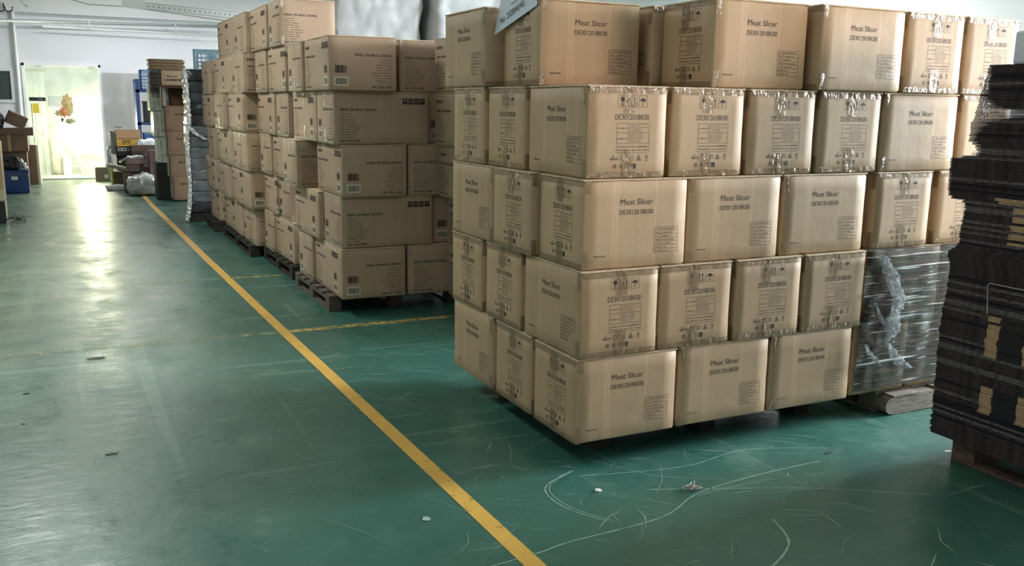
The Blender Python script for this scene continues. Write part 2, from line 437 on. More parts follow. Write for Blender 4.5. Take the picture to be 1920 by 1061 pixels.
def carton(loc, dx, dy, front, left, label, group, m, tape=None, tfront=False, tleft=False, rz=0.0, scale=1.0, lean=0.0):
    t = empty('carton', loc, rz, label, 'box', group); var = random.randrange(5)
    t.rotation_euler[0] = lean
    if scale != 1.0: t.scale = (scale,) * 3
    link('carton_body', body_mesh(dx, dy, m, var), t)
    f = flap_mesh(dx, dy, var); link('top_flap', f, t)
    if front: link('printing', print_mesh(front, 'front', 0), t)
    if left: link('printing', print_mesh(left, 'left', dy), t)
    if tape:
        if tfront:
            for me in tape_meshes('front', dx, 0, tape, random.randrange(4)): link('tape', me, t)
        if tleft:
            for me in tape_meshes('left', dy, dy, tape, random.randrange(4)): link('tape', me, t)
    return t
ORD = ['first', 'second', 'third', 'fourth', 'fifth', 'sixth']
ROW = ['bottom', 'second', 'third', 'fourth', 'fifth', 'top']
LX, WX = .545, .409
cre = [(.150, .0016), (.160, .0013), (.171, .0016), (.182, .0013), (.375, .0013)]
KSX = kraft('kraft_slicer_x', (0.495, 0.335, 0.205), 'x', cre)
KSY = kraft('kraft_slicer_y', (0.495, 0.335, 0.205), 'y', cre, LX)
KZX = kraft('kraft_series_x', (0.42, 0.295, 0.205), 'x', [(.47, .0015), (.56, .0015)])
KZY = kraft('kraft_series_y', (0.42, 0.295, 0.205), 'y', [(.20, .0015)], .75)
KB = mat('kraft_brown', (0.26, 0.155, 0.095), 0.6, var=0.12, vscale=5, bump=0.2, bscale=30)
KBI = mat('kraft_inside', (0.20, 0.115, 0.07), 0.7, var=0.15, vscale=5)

def slicer(x, y, z, kind, label, group='meat slicer cartons of the near stack', rz=None, **kw):
    rz = random.uniform(-.008, .008) if rz is None else rz
    if kind == 'X': return carton((x, y, z), LX, WX, 'wsl', 'ns', label, group, KSX, TAPE_B, False, True, rz, **kw)
    return carton((x, y, z), WX, LX, 'ns', 'wsl', label, group, KSY, TAPE_B, True, False, rz, **kw)

# ================================================================== STRUCTURE
def floor_mat():
    m = mat('epoxy_floor', (0.05, 0.15, 0.12), 0.35); nt = m.node_tree; N = nt.nodes; Lk = nt.links; b = N['Principled BSDF']
    tc = N.new('ShaderNodeTexCoord')
    def nz(scale, detail, stretch=(1, 1, 1), rot=0, rough=.5):
        mp = N.new('ShaderNodeMapping'); mp.inputs['Scale'].default_value = stretch; mp.inputs['Rotation'].default_value = (0, 0, rot)
        Lk.new(tc.outputs['Object'], mp.inputs[0]); n = N.new('ShaderNodeTexNoise'); n.inputs['Scale'].default_value = scale
        n.inputs['Detail'].default_value = detail; n.inputs['Roughness'].default_value = rough; Lk.new(mp.outputs[0], n.inputs['Vector']); return n.outputs['Fac']
    def ramp(v, p0, p1, c0, c1):
        r = N.new('ShaderNodeValToRGB'); r.color_ramp.elements[0].position = p0; r.color_ramp.elements[1].position = p1
        r.color_ramp.elements[0].color = c0; r.color_ramp.elements[1].color = c1; Lk.new(v, r.inputs[0]); return r.outputs[0]
    def mix(f, a, c, amt=1.0):
        x = N.new('ShaderNodeMix'); x.data_type = 'RGBA'
        if amt != 1.0:
            mu = N.new('ShaderNodeMath'); mu.operation = 'MULTIPLY'; mu.inputs[1].default_value = amt; Lk.new(f, mu.inputs[0]); f = mu.outputs[0]
        Lk.new(f, x.inputs[0]); Lk.new(a, x.inputs[6])
        if isinstance(c, tuple): x.inputs[7].default_value = c
        else: Lk.new(c, x.inputs[7])
        return x.outputs[2]
    W1 = (1, 1, 1, 1); B1 = (0, 0, 0, 1)
    base = ramp(nz(0.9, 6, rough=.6), .3, .75, (0.026, 0.104, 0.080, 1), (0.048, 0.156, 0.122, 1))
    base = mix(ramp(nz(5, 8, rough=.7), .52, .72, B1, W1), base, (0.080, 0.185, 0.148, 1), .55)
    base = mix(ramp(nz(11, 8, rough=.75), .58, .70, B1, W1), base, (0.022, 0.085, 0.07, 1), .5)
    for rot, sc, st in ((.35, 5, (1, .05, 1)), (-.5, 6, (.05, 1, 1)), (1.1, 4, (1, .04, 1)), (.05, 9, (.05, 1, 1))):
        base = mix(ramp(nz(sc, 3, st, rot), .655, .69, B1, W1), base, (0.15, 0.27, 0.22, 1), .42)
    base = mix(ramp(nz(1.7, 5, rough=.7), .60, .66, B1, W1), base, (0.16, 0.24, 0.19, 1), .35)
    # pale aisle middle: door glare painted into the colour along with traffic wear
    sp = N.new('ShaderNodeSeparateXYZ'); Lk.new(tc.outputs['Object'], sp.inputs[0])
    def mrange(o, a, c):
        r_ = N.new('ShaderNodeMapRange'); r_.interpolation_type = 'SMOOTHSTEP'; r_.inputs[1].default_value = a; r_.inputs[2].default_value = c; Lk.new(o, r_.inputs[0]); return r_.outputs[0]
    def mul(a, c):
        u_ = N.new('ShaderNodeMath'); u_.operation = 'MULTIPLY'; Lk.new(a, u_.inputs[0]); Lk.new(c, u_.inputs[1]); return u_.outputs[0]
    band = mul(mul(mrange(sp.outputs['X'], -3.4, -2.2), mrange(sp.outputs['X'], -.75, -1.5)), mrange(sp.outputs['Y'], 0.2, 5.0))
    wear_glare = mul(band, ramp(nz(2.2, 8, (1, 1.6, 1), 0, .72), .36, .60, (.35, .35, .35, 1), W1))
    base = mix(wear_glare, base, (0.33, 0.335, 0.235, 1), .62)
    Lk.new(base, b.inputs['Base Color']); b.inputs['Specular IOR Level'].default_value = .75
    r = ramp(nz(3.5, 8, (1, .6, 1), 0, .7), .35, .7, (.24, .24, .24, 1), (.50, .50, .50, 1)); Lk.new(r, b.inputs['Roughness'])
    h = nz(7, 6, (.7, 1.5, 1), 0, .6); bp = N.new('ShaderNodeBump'); bp.inputs['Strength'].default_value = .20; bp.inputs['Distance'].default_value = .02
    Lk.new(h, bp.inputs['Height']); Lk.new(bp.outputs[0], b.inputs['Normal'])
    return m
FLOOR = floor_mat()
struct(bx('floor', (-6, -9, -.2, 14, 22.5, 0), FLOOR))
WALLM = mat('wall_paint', (0.72, 0.72, 0.75), 0.75, var=0.03, vscale=1.5)
GREY_SLAB = mat('grey_wall_slab', (0.44, 0.44, 0.43), 0.7, var=0.05, vscale=2)
CEILM = mat('ceiling_paint', (0.46, 0.47, 0.47), 0.8)
DX0, DX1, DZ = -2.64, -1.19, 2.35
bm = bmesh.new()
box(bm, -6, 17.8, 0, -3.95, 18.0, 3.95); box(bm, -3.95, 17.8, 0, -2.79, 18.0, 1.56); box(bm, -3.95, 17.8, 2.24, -2.79, 18.0, 3.95)
box(bm, -2.79, 17.8, 0, DX0, 18.0, 3.95); box(bm, DX0, 17.8, DZ, DX1, 18.0, 3.95); box(bm, DX1, 17.8, 0, 14, 18.0, 3.95)
struct(fin(bm, 'wall_back', None, WALLM))
struct(bx('wall_left', (-6.2, -9, 0, -6, 22.5, 3.95), mat('left_wall_paint', (.30, .32, .30), .8)))
struct(bx('wall_front', (-6, -9.2, 0, 14, -9, 3.95), mat('left_wall_paint', (.30, .32, .30), .8)))
bm = bmesh.new()                                                    # right wall with the window bank left open
box(bm, 9, -9, 0, 9.2, -2.0, 3.95); box(bm, 9, .4, 0, 9.2, 17.8, 3.95); box(bm, 9, -2.0, 0, 9.2, .4, 1.5); box(bm, 9, -2.0, 3.5, 9.2, .4, 3.95)
struct(fin(bm, 'wall_right', None, mat('right_wall_paint', (.74, .74, .75), .8)))
struct(bx('ceiling', (-6.2, -9.2, 3.95, 14, 22.5, 4.1), CEILM))
struct(bx('trim_1', (DX1 + .02, 17.785, 0, 5.2, 17.8, 2.20), GREY_SLAB))     # thin darker grey slab low on the wall right of the door
bm = bmesh.new(); tube(bm, [(-2.71, 17.70, 0), (-2.71, 17.70, 3.95)], .035); struct(fin(bm, 'trim_2', None, mat('white_pipe', (.75, .76, .76), .4)))
# yard room beyond the glass
YW = mat('yard_wall', (0.50, 0.56, 0.55), 0.7, var=.03, vscale=1)
bm = bmesh.new(); box(bm, -4.6, 22.3, 0, 1.2, 22.5, 3.95); box(bm, -4.7, 18, 0, -4.5, 22.5, 3.95); box(bm, 1.0, 18, 0, 1.2, 22.5, 3.95)
struct(fin(bm, 'wall_yard', None, YW))
bm = bmesh.new(); box(bm, -4.5, 18.02, .0, 1.0, 22.3, .012); struct(fin(bm, 'floor_yard', None, mat('yard_floor', (.50, .51, .44), .5)))

# ceiling line services over the door
SM = mat('galvanised_steel', (0.42, 0.44, 0.44), 0.4, 0.6)
WS = mat('white_steel', (0.74, 0.75, 0.74), 0.45)
t = empty('pipe_run', (0, 17.5, 3.13), 0, 'grey steel pipe running along the white wall above the glass door', 'pipe')
bm = bmesh.new(); tube(bm, [(-4.2, 0, -.02), (1.6, 0, .10)], .028); fin(bm, 'pipe', t, SM)
bm = bmesh.new(); tube(bm, [(-2.2, .02, -.07), (1.6, .02, -.10)], .016); fin(bm, 'pipe', t, WS)
for x in (-1.35, .3):
    bm = bmesh.new(); box(bm, x - .012, -.04, -.09, x + .012, .0, .11); fin(bm, 'pipe_clip', t, SM)
t = empty('ceiling_beam', (0, 17.6, 3.32), 0, 'pale horizontal beam edge across the top of the far wall', 'beam')
bx('beam_web', (-6, 0, 0, 9, .2, .6), mat('beam_paint', (.68, .68, .69), .7), t)
t = empty('slotted_rail', (-1.03, 12, 3.07), 0, 'white perforated steel rail slanting across the top left', 'rail')
bm = bmesh.new(); rot = Matrix.Rotation(.05, 3, 'Y')
box(bm, 0, 0, -.045, 3.2, .05, .045, rot=rot); box(bm, 0, -.05, -.05, 3.2, .05, -.043, rot=rot); box(bm, 0, -.05, .043, 3.2, .05, .05, rot=rot)
fin(bm, 'rail_channel', t, WS)
bm = bmesh.new()
for i in range(38): box(bm, .35 + i * .075, -.003, -.010, .365 + i * .075, 0, .008, rot=rot)
stuff(fin(bm, 'slot_hole', t, mat('slot_shadow', (.08, .08, .08), .8)))
bm = bmesh.new(); box(bm, -.02, -.06, -.06, .30, -.05, .16, rot=rot); fin(bm, 'end_plate', t, WS)
bm = bmesh.new()
for x in (.15, 2.9): tube(bm, [(x, 0, 0), (x, 0, .9)], .012)
fin(bm, 'hanger_rod', t, SM)
t = tag(link('hanging_cable', (lambda b: (tube(b, [(-2.2, 15, 3.95), (-1.9, 15, 3.42), (-1.4, 15, 3.30), (-.8, 15, 3.30), (.1, 15, 3.22), (1.2, 15, 3.12)], .010, 6), (lambda me: (b.to_mesh(me), b.free(), me)[2])(bpy.data.meshes.new('hanging_cable')))[1])(bmesh.new()), None, mat('cable_grey', (.35, .35, .35), .6)),
        'thin grey cable sagging across the wall above the door', 'cable')
# bracket and fan at the very top left
t = empty('wall_fan', (-2.62, 11.0, 2.8), 0, 'old wall fan on a grey bracket at the top left corner', 'fan')
bm = bmesh.new(); rot = Matrix.Rotation(-.30, 3, 'Y'); box(bm, -.045, -.02, .0, .045, .02, .75, rot=rot); fin(bm, 'bracket_arm', t, mat('bracket_grey', (.40, .42, .40), .5, .3))
for dx_, r0 in ((-.02, .05), (.07, .045)):
    bm = bmesh.new(); tube(bm, [(dx_ - .03, -.03, .09), (dx_ - .02, -.03, .02), (dx_ + .02, -.03, -.02), (dx_ + .07, -.03, .0), (dx_ + .08, -.03, .05)], .011, 6); fin(bm, 'hook', t, mat('dark_iron', (.06, .06, .06), .5, .5))
bm = bmesh.new(); tube(bm, [(.05, 0, .42), (.15, 0, .30), (.28, 0, .10), (.33, 0, .06)], .010, 6); fin(bm, 'power_cord', t, WS)
bm = bmesh.new(); tube(bm, [(-.37 + .34 * math.cos(a), -.08, .52 + .34 * math.sin(a)) for a in [k * PI / 12 for k in range(25)]], .014, 6); fin(bm, 'fan_guard', t, mat('guard_metal', (.10, .10, .09), .4, .5))
for k in range(4):
    bm = bmesh.new(); a = k * PI / 2 + .5
    pts = [(0, 0), (.12, .07), (.29, .05), (.30, -.05), (.14, -.06)]
    vs = [bm.verts.new((-.37 + x * math.cos(a) - y * math.sin(a), -.03 + y * .25, .52 + x * math.sin(a) + y * math.cos(a))) for x, y in pts]
    vb = [bm.verts.new(v.co + Vector((0, .006, 0))) for v in vs]
    bm.faces.new(vs[::-1]); bm.faces.new(vb)
    for i in range(5): bm.faces.new((vs[i], vs[(i + 1) % 5], vb[(i + 1) % 5], vb[i]))
    fin(bm, 'fan_blade', t, mat('fan_blade', (.10, .11, .07), .4))
bm = bmesh.new(); bmesh.ops.create_uvsphere(bm, u_segments=12, v_segments=8, radius=.07, matrix=Matrix.Translation((-.37, 0, .52))); fin(bm, 'motor', t, mat('bracket_grey'))

# window in the far wall, left of the door
t = empty('window_1', (-3.37, 17.8, 1.56)); struct(t)
bm = bmesh.new()
for d in ((-.58, -.03, 0, .58, .06, .06), (-.58, -.03, .62, .58, .06, .68), (-.58, -.03, .06, -.52, .06, .62), (.52, -.03, .06, .58, .06, .62)): box(bm, *d)
fin(bm, 'window_frame', t, WS)
bx('window_pane', (-.52, .01, .06, .52, .02, .62), mat('dark_glass', (.05, .07, .065), .12, spec=.8), t)
# small white notice on wall above the rack
tag(bx('wall_notice', (.02, 17.76, 2.25, .42, 17.78, 2.34), mat('notice_white', (.9, .9, .9), .5)), 'small white plate high on the far wall above blue rack', 'sign')

# ------------------------------------------------------------------ the glass door and what stands beyond it
def frosted():
    m = bpy.data.materials.new('misty_glass'); m.use_nodes = True; nt = m.node_tree; N = nt.nodes; Lk = nt.links
    N.remove(N['Principled BSDF']); out = N['Material Output']
    tr = N.new('ShaderNodeBsdfTransparent'); tl = N.new('ShaderNodeBsdfTranslucent'); gl = N.new('ShaderNodeBsdfGlossy')
    tl.inputs[0].default_value = (.95, 1, .96, 1); tr.inputs[0].default_value = (.96, 1, .99, 1); gl.inputs['Roughness'].default_value = .05
    tc = N.new('ShaderNodeTexCoord'); nz = N.new('ShaderNodeTexNoise'); nz.inputs['Scale'].default_value = 3.5; nz.inputs['Detail'].default_value = 6
    Lk.new(tc.outputs['Object'], nz.inputs['Vector']); cr = N.new('ShaderNodeValToRGB')
    cr.color_ramp.elements[0].position = .35; cr.color_ramp.elements[1].position = .7
    cr.color_ramp.elements[0].color = (.08,) * 3 + (1,); cr.color_ramp.elements[1].color = (.17,) * 3 + (1,); Lk.new(nz.outputs['Fac'], cr.inputs[0])
    a = N.new('ShaderNodeMixShader'); Lk.new(cr.outputs[0], a.inputs[0]); Lk.new(tr.outputs[0], a.inputs[1]); Lk.new(tl.outputs[0], a.inputs[2])
    b = N.new('ShaderNodeMixShader'); b.inputs[0].default_value = .04; Lk.new(a.outputs[0], b.inputs[1]); Lk.new(gl.outputs[0], b.inputs[2])
    Lk.new(b.outputs[0], out.inputs[0]); return m
t = empty('door_1', ((DX0 + DX1) / 2, 17.8, 0)); struct(t)
hw = (DX1 - DX0) / 2
DF = mat('door_frame_white', (.80, .82, .80), .4)
for nm, d in (('door_jamb', (-hw, -.04, 0, -hw + .05, .10, DZ)), ('door_jamb', (hw - .04, -.04, 0, hw, .10, DZ)), ('door_head', (-hw, -.04, DZ - .05, hw, .10, DZ)), ('door_sill', (-hw, -.03, 0, hw, .10, .025))): bx(nm, d, DF if nm != 'door_sill' else SM, t)
bx('door_glass', (-hw + .05, .02, .025, hw - .04, .032, DZ - .05), frosted(), t)
for x in (-.42, .55): bx('door_clamp', (x - .07, -.02, DZ - .055, x + .07, .06, DZ - .01), mat('dark_iron', (.06, .06, .06), .5, .5), t)
bm = bmesh.new(); tube(bm, [(-.60, -.04, .75), (-.60, -.04, 1.55)], .014); box(bm, -.61, -.04, .80, -.59, .02, .82); box(bm, -.61, -.04, 1.48, -.59, .02, 1.50); fin(bm, 'door_handle', t, SM)
# control box on the door and a printed notice
t = empty('entry_reader', (-2.42, 17.74, 1.60), 0, 'black access reader mounted at the left of the glass door', 'device')
bx('reader_body', (-.13, 0, 0, .17, .05, .075), mat('black_plastic', (.02, .02, .022), .35), t, .008)
for k in range(3): bx('indicator', (.04 + k * .03, -.004, .03, .055 + k * .03, 0, .045), mat('pale_plastic', (.6, .6, .6), .4), t)
p = Print(); p.frame(0, 0, .34, .19, .012)
for k in range(4): p.rect(.03, .035 + k * .036, .31, .047 + k * .036)
for k in range(0): pass
o = tag(link('door_notice', p.mesh('door_notice', 'front'), None), 'pale lined paper notice stuck on the left of glass door', 'notice'); o.location = (-2.20, 17.80, 1.50)
o.data.materials.clear(); o.data.materials.append(mat('faded_ink', (.35, .40, .40), .6)); o.data.materials.append(KGLYPH); o.data.materials.append(LABELW)
# yellow warning tag
tag(bx('yellow_tag', (-2.50, 17.74, 1.36, -2.38, 17.75, 1.55), mat('yellow_card', (.85, .62, .05), .5)), 'small yellow card below the black reader on glass door', 'sign')
# orange and gold paper ornament stuck on the glass
t = empty('paper_ornament', (-1.885, 17.78, 1.42), 0, 'gold and orange cut paper ornament stuck in middle of glass door', 'ornament')
def blob(name, cx, cz, rx, rz_, m, y, seed, n=34, jag=.18):
    bm = bmesh.new(); ps = []
    for k in range(n):
        a = 2 * PI * k / n; j = 1 + jag * (noise.noise(Vector((math.cos(a) * 2.6, math.sin(a) * 2.6, seed))) + .6 * math.sin(a * 9 + seed) * .5)
        ps.append((cx + rx * j * math.cos(a), cz + rz_ * j * math.sin(a)))
    c0 = bm.verts.new((cx, y - .02, cz)); c1 = bm.verts.new((cx, y + .004, cz))
    f = [bm.verts.new((x, y, z)) for x, z in ps]; g = [bm.verts.new((x, y + .004, z)) for x, z in ps]
    for k in range(n):
        l = (k + 1) % n; bm.faces.new((c0, f[k], f[l])); bm.faces.new((c1, g[l], g[k])); bm.faces.new((f[k], g[k], g[l], f[l]))
    return fin(bm, name, t, m)
G1 = mat('gold_paper', (.62, .46, .20), .45, var=.25, vscale=14); G2 = mat('orange_paper', (.70, .26, .10), .45, var=.3, vscale=18); G3 = mat('olive_paper', (.42, .40, .20), .5, var=.3, vscale=16)
blob('gold_body', .03, .10, .105, .22, G1, 0, 1); blob('orange_flower', -.05, -.03, .085, .11, G2, -.006, 2, jag=.5)
blob('olive_base', .06, -.22, .10, .055, G3, -.003, 3, jag=.4); blob('curled_leaf', -.15, -.06, .05, .06, G3, -.004, 4, jag=.7)
blob('curled_leaf', -.085, -.20, .022, .05, mat('dark_iron'), -.004, 6, jag=.6)
# things beyond the glass
BEY = mat('beyond_board', (.60, .58, .50), .7, var=.1)
t = empty('glow_lamp', (-1.50, 18.20, 0), 0, 'added lamp standing in for the sun glow behind right side of door glass', 'lamp')  # added lamp body, placed where the glow shows in the glass
bm = bmesh.new(); tube(bm, [(0, 0, 0.02), (0, 0, .88)], .012); lathe(bm, [(.001, .0), (.14, .0), (.13, .02), (.012, .03)]); fin(bm, 'lamp_stand', t, mat('beyond_steel', (.6, .62, .6), .5))
t = empty('standing_sack', (-2.28, 19.0, .012), 0, 'grey beige sack slumped behind lower left of door glass', 'sack')
bm = gridbox(.45, .35, .80, 8, 6, 10, .08); crumple(bm, .05, 5, 2)
for v in bm.verts: v.co.x += (v.co.z / .8) * -.12 * (v.co.x / .45); v.co.x *= 1 - .25 * v.co.z / .8
fin(bm, 'sack_body', t, mat('sack_cloth', (.36, .33, .26), .8, var=.2), True)
t = empty('pale_carton', (-1.64, 18.6, .012), 0, 'pale carton on the floor behind right side of door glass', 'box')
bx('carton_body', (0, 0, 0, .46, .3, .32), mat('pale_kraft', (.52, .46, .30), .7), t, .01); bx('top_flap', (-.01, -.02, .32, .47, .12, .33), BEY, t)
t = empty('work_table', (-1.95, 20.2, .012), 0, 'thin legged table standing in yard room beyond door', 'table')
bx('table_top', (-.5, -.3, .74, .75, .3, .78), BEY, t)
for x in (-.46, .70):
    for y in (-.26, .26): bx('leg', (x - .02, y - .02, 0, x + .02, y + .02, .74), mat('beyond_steel'), t)
t = empty('step_ladder', (-1.95, 19.6, .012), 0, 'grey step ladder silhouette beyond the middle of the door glass', 'ladder')
for sx in (-1, 1):
    bm = bmesh.new(); tube(bm, [(sx * .30, -.1, 0), (sx * .12, .05, 1.25)], .02); fin(bm, 'rail', t, mat('beyond_steel'))
for k in range(4):
    s = k / 4 * .9 + .12; bx('step', (-.28 + .16 * s, -.12 + .12 * s, 1.25 * s - .01, .28 - .16 * s, -.02 + .12 * s, 1.25 * s + .01), mat('beyond_steel'), t)
t = empty('white_carton', (-2.02, 18.9, .30), 0, 'small white carton seen low through the door glass', 'box')
bx('carton_body', (0, 0, -.288, .16, .2, .12), mat('white_card', (.85, .85, .8), .6), t, .01)
t = empty('strip_curtain', (-2.60, 18.3, 0), 0, 'clear plastic strip curtain hanging behind left edge of door', 'curtain')
FS = film('strip_plastic', (.55, .62, .58), .35, .2, .8, 14, (1, 1, .2))
for k in range(3): bx('strip', (.02 + k * .11, .01 * k, .05, .115 + k * .11, .01 * k + .004, 2.2), FS, t)
bx('curtain_rail', (0, -.02, 2.2, .40, .04, 2.25), SM, t)

# ================================================================== floor lines
def line_mat(name, base, worn, lo, hi):
    m = mat(name, base, .45); nt = m.node_tree; N = nt.nodes; Lk = nt.links
    b = N['Principled BSDF']; out = N['Material Output']
    tc = N.new('ShaderNodeTexCoord'); nz = N.new('ShaderNodeTexNoise'); nz.inputs['Scale'].default_value = 16; nz.inputs['Detail'].default_value = 9; nz.inputs['Roughness'].default_value = .7
    Lk.new(tc.outputs['Object'], nz.inputs['Vector'])
    n3 = N.new('ShaderNodeTexNoise'); n3.inputs['Scale'].default_value = 4; n3.inputs['Detail'].default_value = 3; Lk.new(tc.outputs['Object'], n3.inputs['Vector'])
    c3 = N.new('ShaderNodeValToRGB'); c3.color_ramp.elements[0].color = (base[0] * .82, base[1] * .82, base[2] * .8, 1); c3.color_ramp.elements[1].color = (base[0] * 1.12, base[1] * 1.12, base[2] * 1.2, 1)
    Lk.new(n3.outputs['Fac'], c3.inputs[0]); Lk.new(c3.outputs[0], b.inputs['Base Color'])
    cr = N.new('ShaderNodeValToRGB'); cr.color_ramp.elements[0].position = lo; cr.color_ramp.elements[1].position = hi
    cr.color_ramp.elements[0].color = (1, 1, 1, 1); cr.color_ramp.elements[1].color = (worn,) * 3 + (1,)
    Lk.new(nz.outputs['Fac'], cr.inputs[0]); tr = N.new('ShaderNodeBsdfTransparent'); mx = N.new('ShaderNodeMixShader')
    Lk.new(cr.outputs[0], mx.inputs[0]); Lk.new(tr.outputs[0], mx.inputs[1]); Lk.new(b.outputs[0], mx.inputs[2]); Lk.new(mx.outputs[0], out.inputs[0])
    return m
def strip_obj(name, pts, wd, m, label):
    bm = bmesh.new(); L = []; n = len(pts)
    for i, (x, y) in enumerate(pts):
        a = Vector(pts[max(0, i - 1)]); b = Vector(pts[min(n - 1, i + 1)]); d = (b - a).normalized(); s = Vector((-d.y, d.x)) * wd / 2
        L.append((bm.verts.new((x + s.x, y + s.y, 0)), bm.verts.new((x - s.x, y - s.y, 0))))
    for (a, b), (c, d) in zip(L, L[1:]): bm.faces.new((b, d, c, a))
    o = fin(bm, name, None, m); o.location.z = .0012; return struct(o)
YL = line_mat('yellow_line_paint', (.72, .42, .085), .55, .56, .66)
strip_obj('trim_3', [(-.545, -2.5), (-.555, -.69), (-.585, .62), (-.645, 3.316), (-.708, 6.67), (-.749, 9.73), (-.785, 12.1), (-.79, 17.0)], .075, YL, '')
YL2 = line_mat('worn_line_paint', (.52, .40, .12), .15, .46, .56)
strip_obj('trim_4', [(1.0, 3.10), (.30, 3.10), (-.60, 3.10)], .085, YL2, '')
YL3 = line_mat('faint_line_paint', (.36, .38, .20), .02, .40, .54)
strip_obj('trim_5', [(-.68, 3.10), (-1.5, 3.12), (-2.9, 3.14)], .07, YL3, ''); strip_obj('trim_6', [(-.18, 5.34), (-.66, 5.36)], .06, YL2, ''); strip_obj('trim_7', [(-.72, 5.36), (-1.6, 5.40)], .06, YL3, '')

# scratches scored into the paint
bm = bmesh.new(); rg = random.Random(11)
def scr(pts, wd):
    L = []
    for i, (x, y) in enumerate(pts):
        a = Vector(pts[max(0, i - 1)]); b = Vector(pts[min(len(pts) - 1, i + 1)]); d = (b - a).normalized()
        s = Vector((-d.y, d.x)) * wd / 2 * (0.25 if i in (0, len(pts) - 1) else 1) * rg.uniform(.6, 1.2)
        L.append((bm.verts.new((x + s.x, y + s.y, 0)), bm.verts.new((x - s.x, y - s.y, 0))))
    for (a, b), (c, d) in zip(L, L[1:]): bm.faces.new((b, d, c, a))
def bez(pts, n=14):
    out = []
    P = [pts[0]] + list(pts) + [pts[-1]]
    for i in range(1, len(P) - 2):
        for k in range(n):
            t_ = k / n; a, b, c, d = P[i - 1], P[i], P[i + 1], P[i + 2]
            out.append(tuple(.5 * ((2 * b[j]) + (c[j] - a[j]) * t_ + (2 * a[j] - 5 * b[j] + 4 * c[j] - d[j]) * t_ ** 2 + (3 * b[j] - a[j] - 3 * c[j] + d[j]) * t_ ** 3) for j in (0, 1)))
    out.append(pts[-1]); return out
scr(bez([(-1.35, -.50), (-.9, -.62), (-.525, -.61), (-.346, -.58), (.094, -.55), (.379, -.42), (.75, -.37), (1.139, -.36)]), .007)
scr(bez([(.0, .02), (-.20, -.10), (-.22, -.30), (-.12, -.50)]), .006); scr(bez([(.015, .02), (-.18, -.10), (-.20, -.30), (-.10, -.50)]), .004)
scr(bez([(.2, -.30), (.5, -.42), (.9, -.60), (1.3, -.85)]), .006); scr(bez([(.5, -.75), (.40, -.95), (.10, -1.08), (-.3, -1.0)]), .010)
scr(bez([(.60, -.70), (.72, -.78), (.70, -.92)]), .005); scr(bez([(.0, -.05), (.5, -.15), (.9, -.10), (1.3, -.25)]), .005)
for k in range(1000):
    x = rg.uniform(-2.6, 2.6); y = rg.uniform(-1.9, 3.4) if k < 760 else rg.uniform(3.4, 9)
    if x < -.7 and rg.random() < .5: x = rg.uniform(-.4, 2.2)
    a = rg.choice((-.55, -.5, -.8, -.65, .1, .9, 2.3)) + rg.gauss(0, .2); l = min(1.1, rg.expovariate(1 / .16) + .03)
    c = rg.gauss(0, .12) * l; dx, dy = math.cos(a) * l, math.sin(a) * l
    scr([(x, y), (x + dx / 2 - dy / l * c, y + dy / 2 + dx / l * c), (x + dx, y + dy)], rg.choice((.002, .0025, .003, .004, .006)))
o = fin(bm, 'floor_scratches', None, line_mat('scratched_paint', (.30, .43, .36), .30, .52, .80)); o.location.z = .0008
o['kind'] = 'structure'
# litter
def shard(name, x, y, s, m, label, seed, cat='litter', flat=.25, asp=1.0, rz=0):
    bm = bmesh.new(); rg2 = random.Random(seed); n = 7
    top = [bm.verts.new((math.cos(a) * s * rg2.uniform(.6, 1.1) * asp, math.sin(a) * s * rg2.uniform(.6, 1.1), s * flat * rg2.uniform(.6, 1.4))) for a in [k * 2 * PI / n for k in range(n)]]
    bot = [bm.verts.new((v.co.x, v.co.y, .001)) for v in top]
    bm.faces.new(top); bm.faces.new(bot[::-1])
    for i in range(n): bm.faces.new((top[i], bot[i], bot[(i + 1) % n], top[(i + 1) % n]))
    o = fin(bm, name, None, m); o.location = (x, y, .001); o.rotation_euler.z = rz; return tag(o, label, cat)
WP = mat('white_scrap', (.80, .80, .78), .5); DK = mat('dark_scrap', (.03, .035, .03), .6)
shard('paper_scrap', -.004, -.222, .020, WP, 'white folded paper scrap on green floor before the near stack', 1)
t = empty('tangled_tape', (.377, -.385, .0), 0, 'crumpled wad of pale tape on the floor right of the paper scrap', 'litter')
bm = bmesh.new(); r2 = random.Random(4)
tube(bm, [(r2.gauss(0, .022), r2.gauss(0, .022), abs(r2.gauss(.012, .008)) + .003) for k in range(40)], .0016, 4); fin(bm, 'tape_wad', t, mat('tape_wad', (.42, .38, .30), .5))
shard('paper_scrap', -.779, -.173, .022, mat('grey_scrap', (.36, .42, .38), .6), 'greyish scrap stuck on floor left of yellow line, near the viewer', 3, flat=.08)
shard('wood_splinter', -1.894, 2.864, .022, DK, 'dark splinter lying across the aisle glare, farthest of the three', 5, asp=3, flat=.15)
shard('wood_splinter', -1.882, 1.074, .012, DK, 'small dark stick on the aisle floor nearest the viewer', 6, asp=2.6, flat=.2, rz=.1)
shard('dark_crumb', -2.27, 2.234, .012, DK, 'dark crumb at the left of aisle, farther of the left pair', 7, asp=2.0)
shard('dark_crumb', -2.269, 1.69, .010, DK, 'dark crumb at the left edge of aisle, nearer of the left pair', 8, asp=1.3)
shard('paper_scrap', 1.813, -.525, .014, WP, 'tiny white strip on floor beside the flattened carton pile', 9, asp=1.8, flat=.1)
shard('dark_crumb', 1.25, -.30, .014, DK, 'dark sliver on the lit floor between the two right piles', 10, asp=2.0, flat=.1)

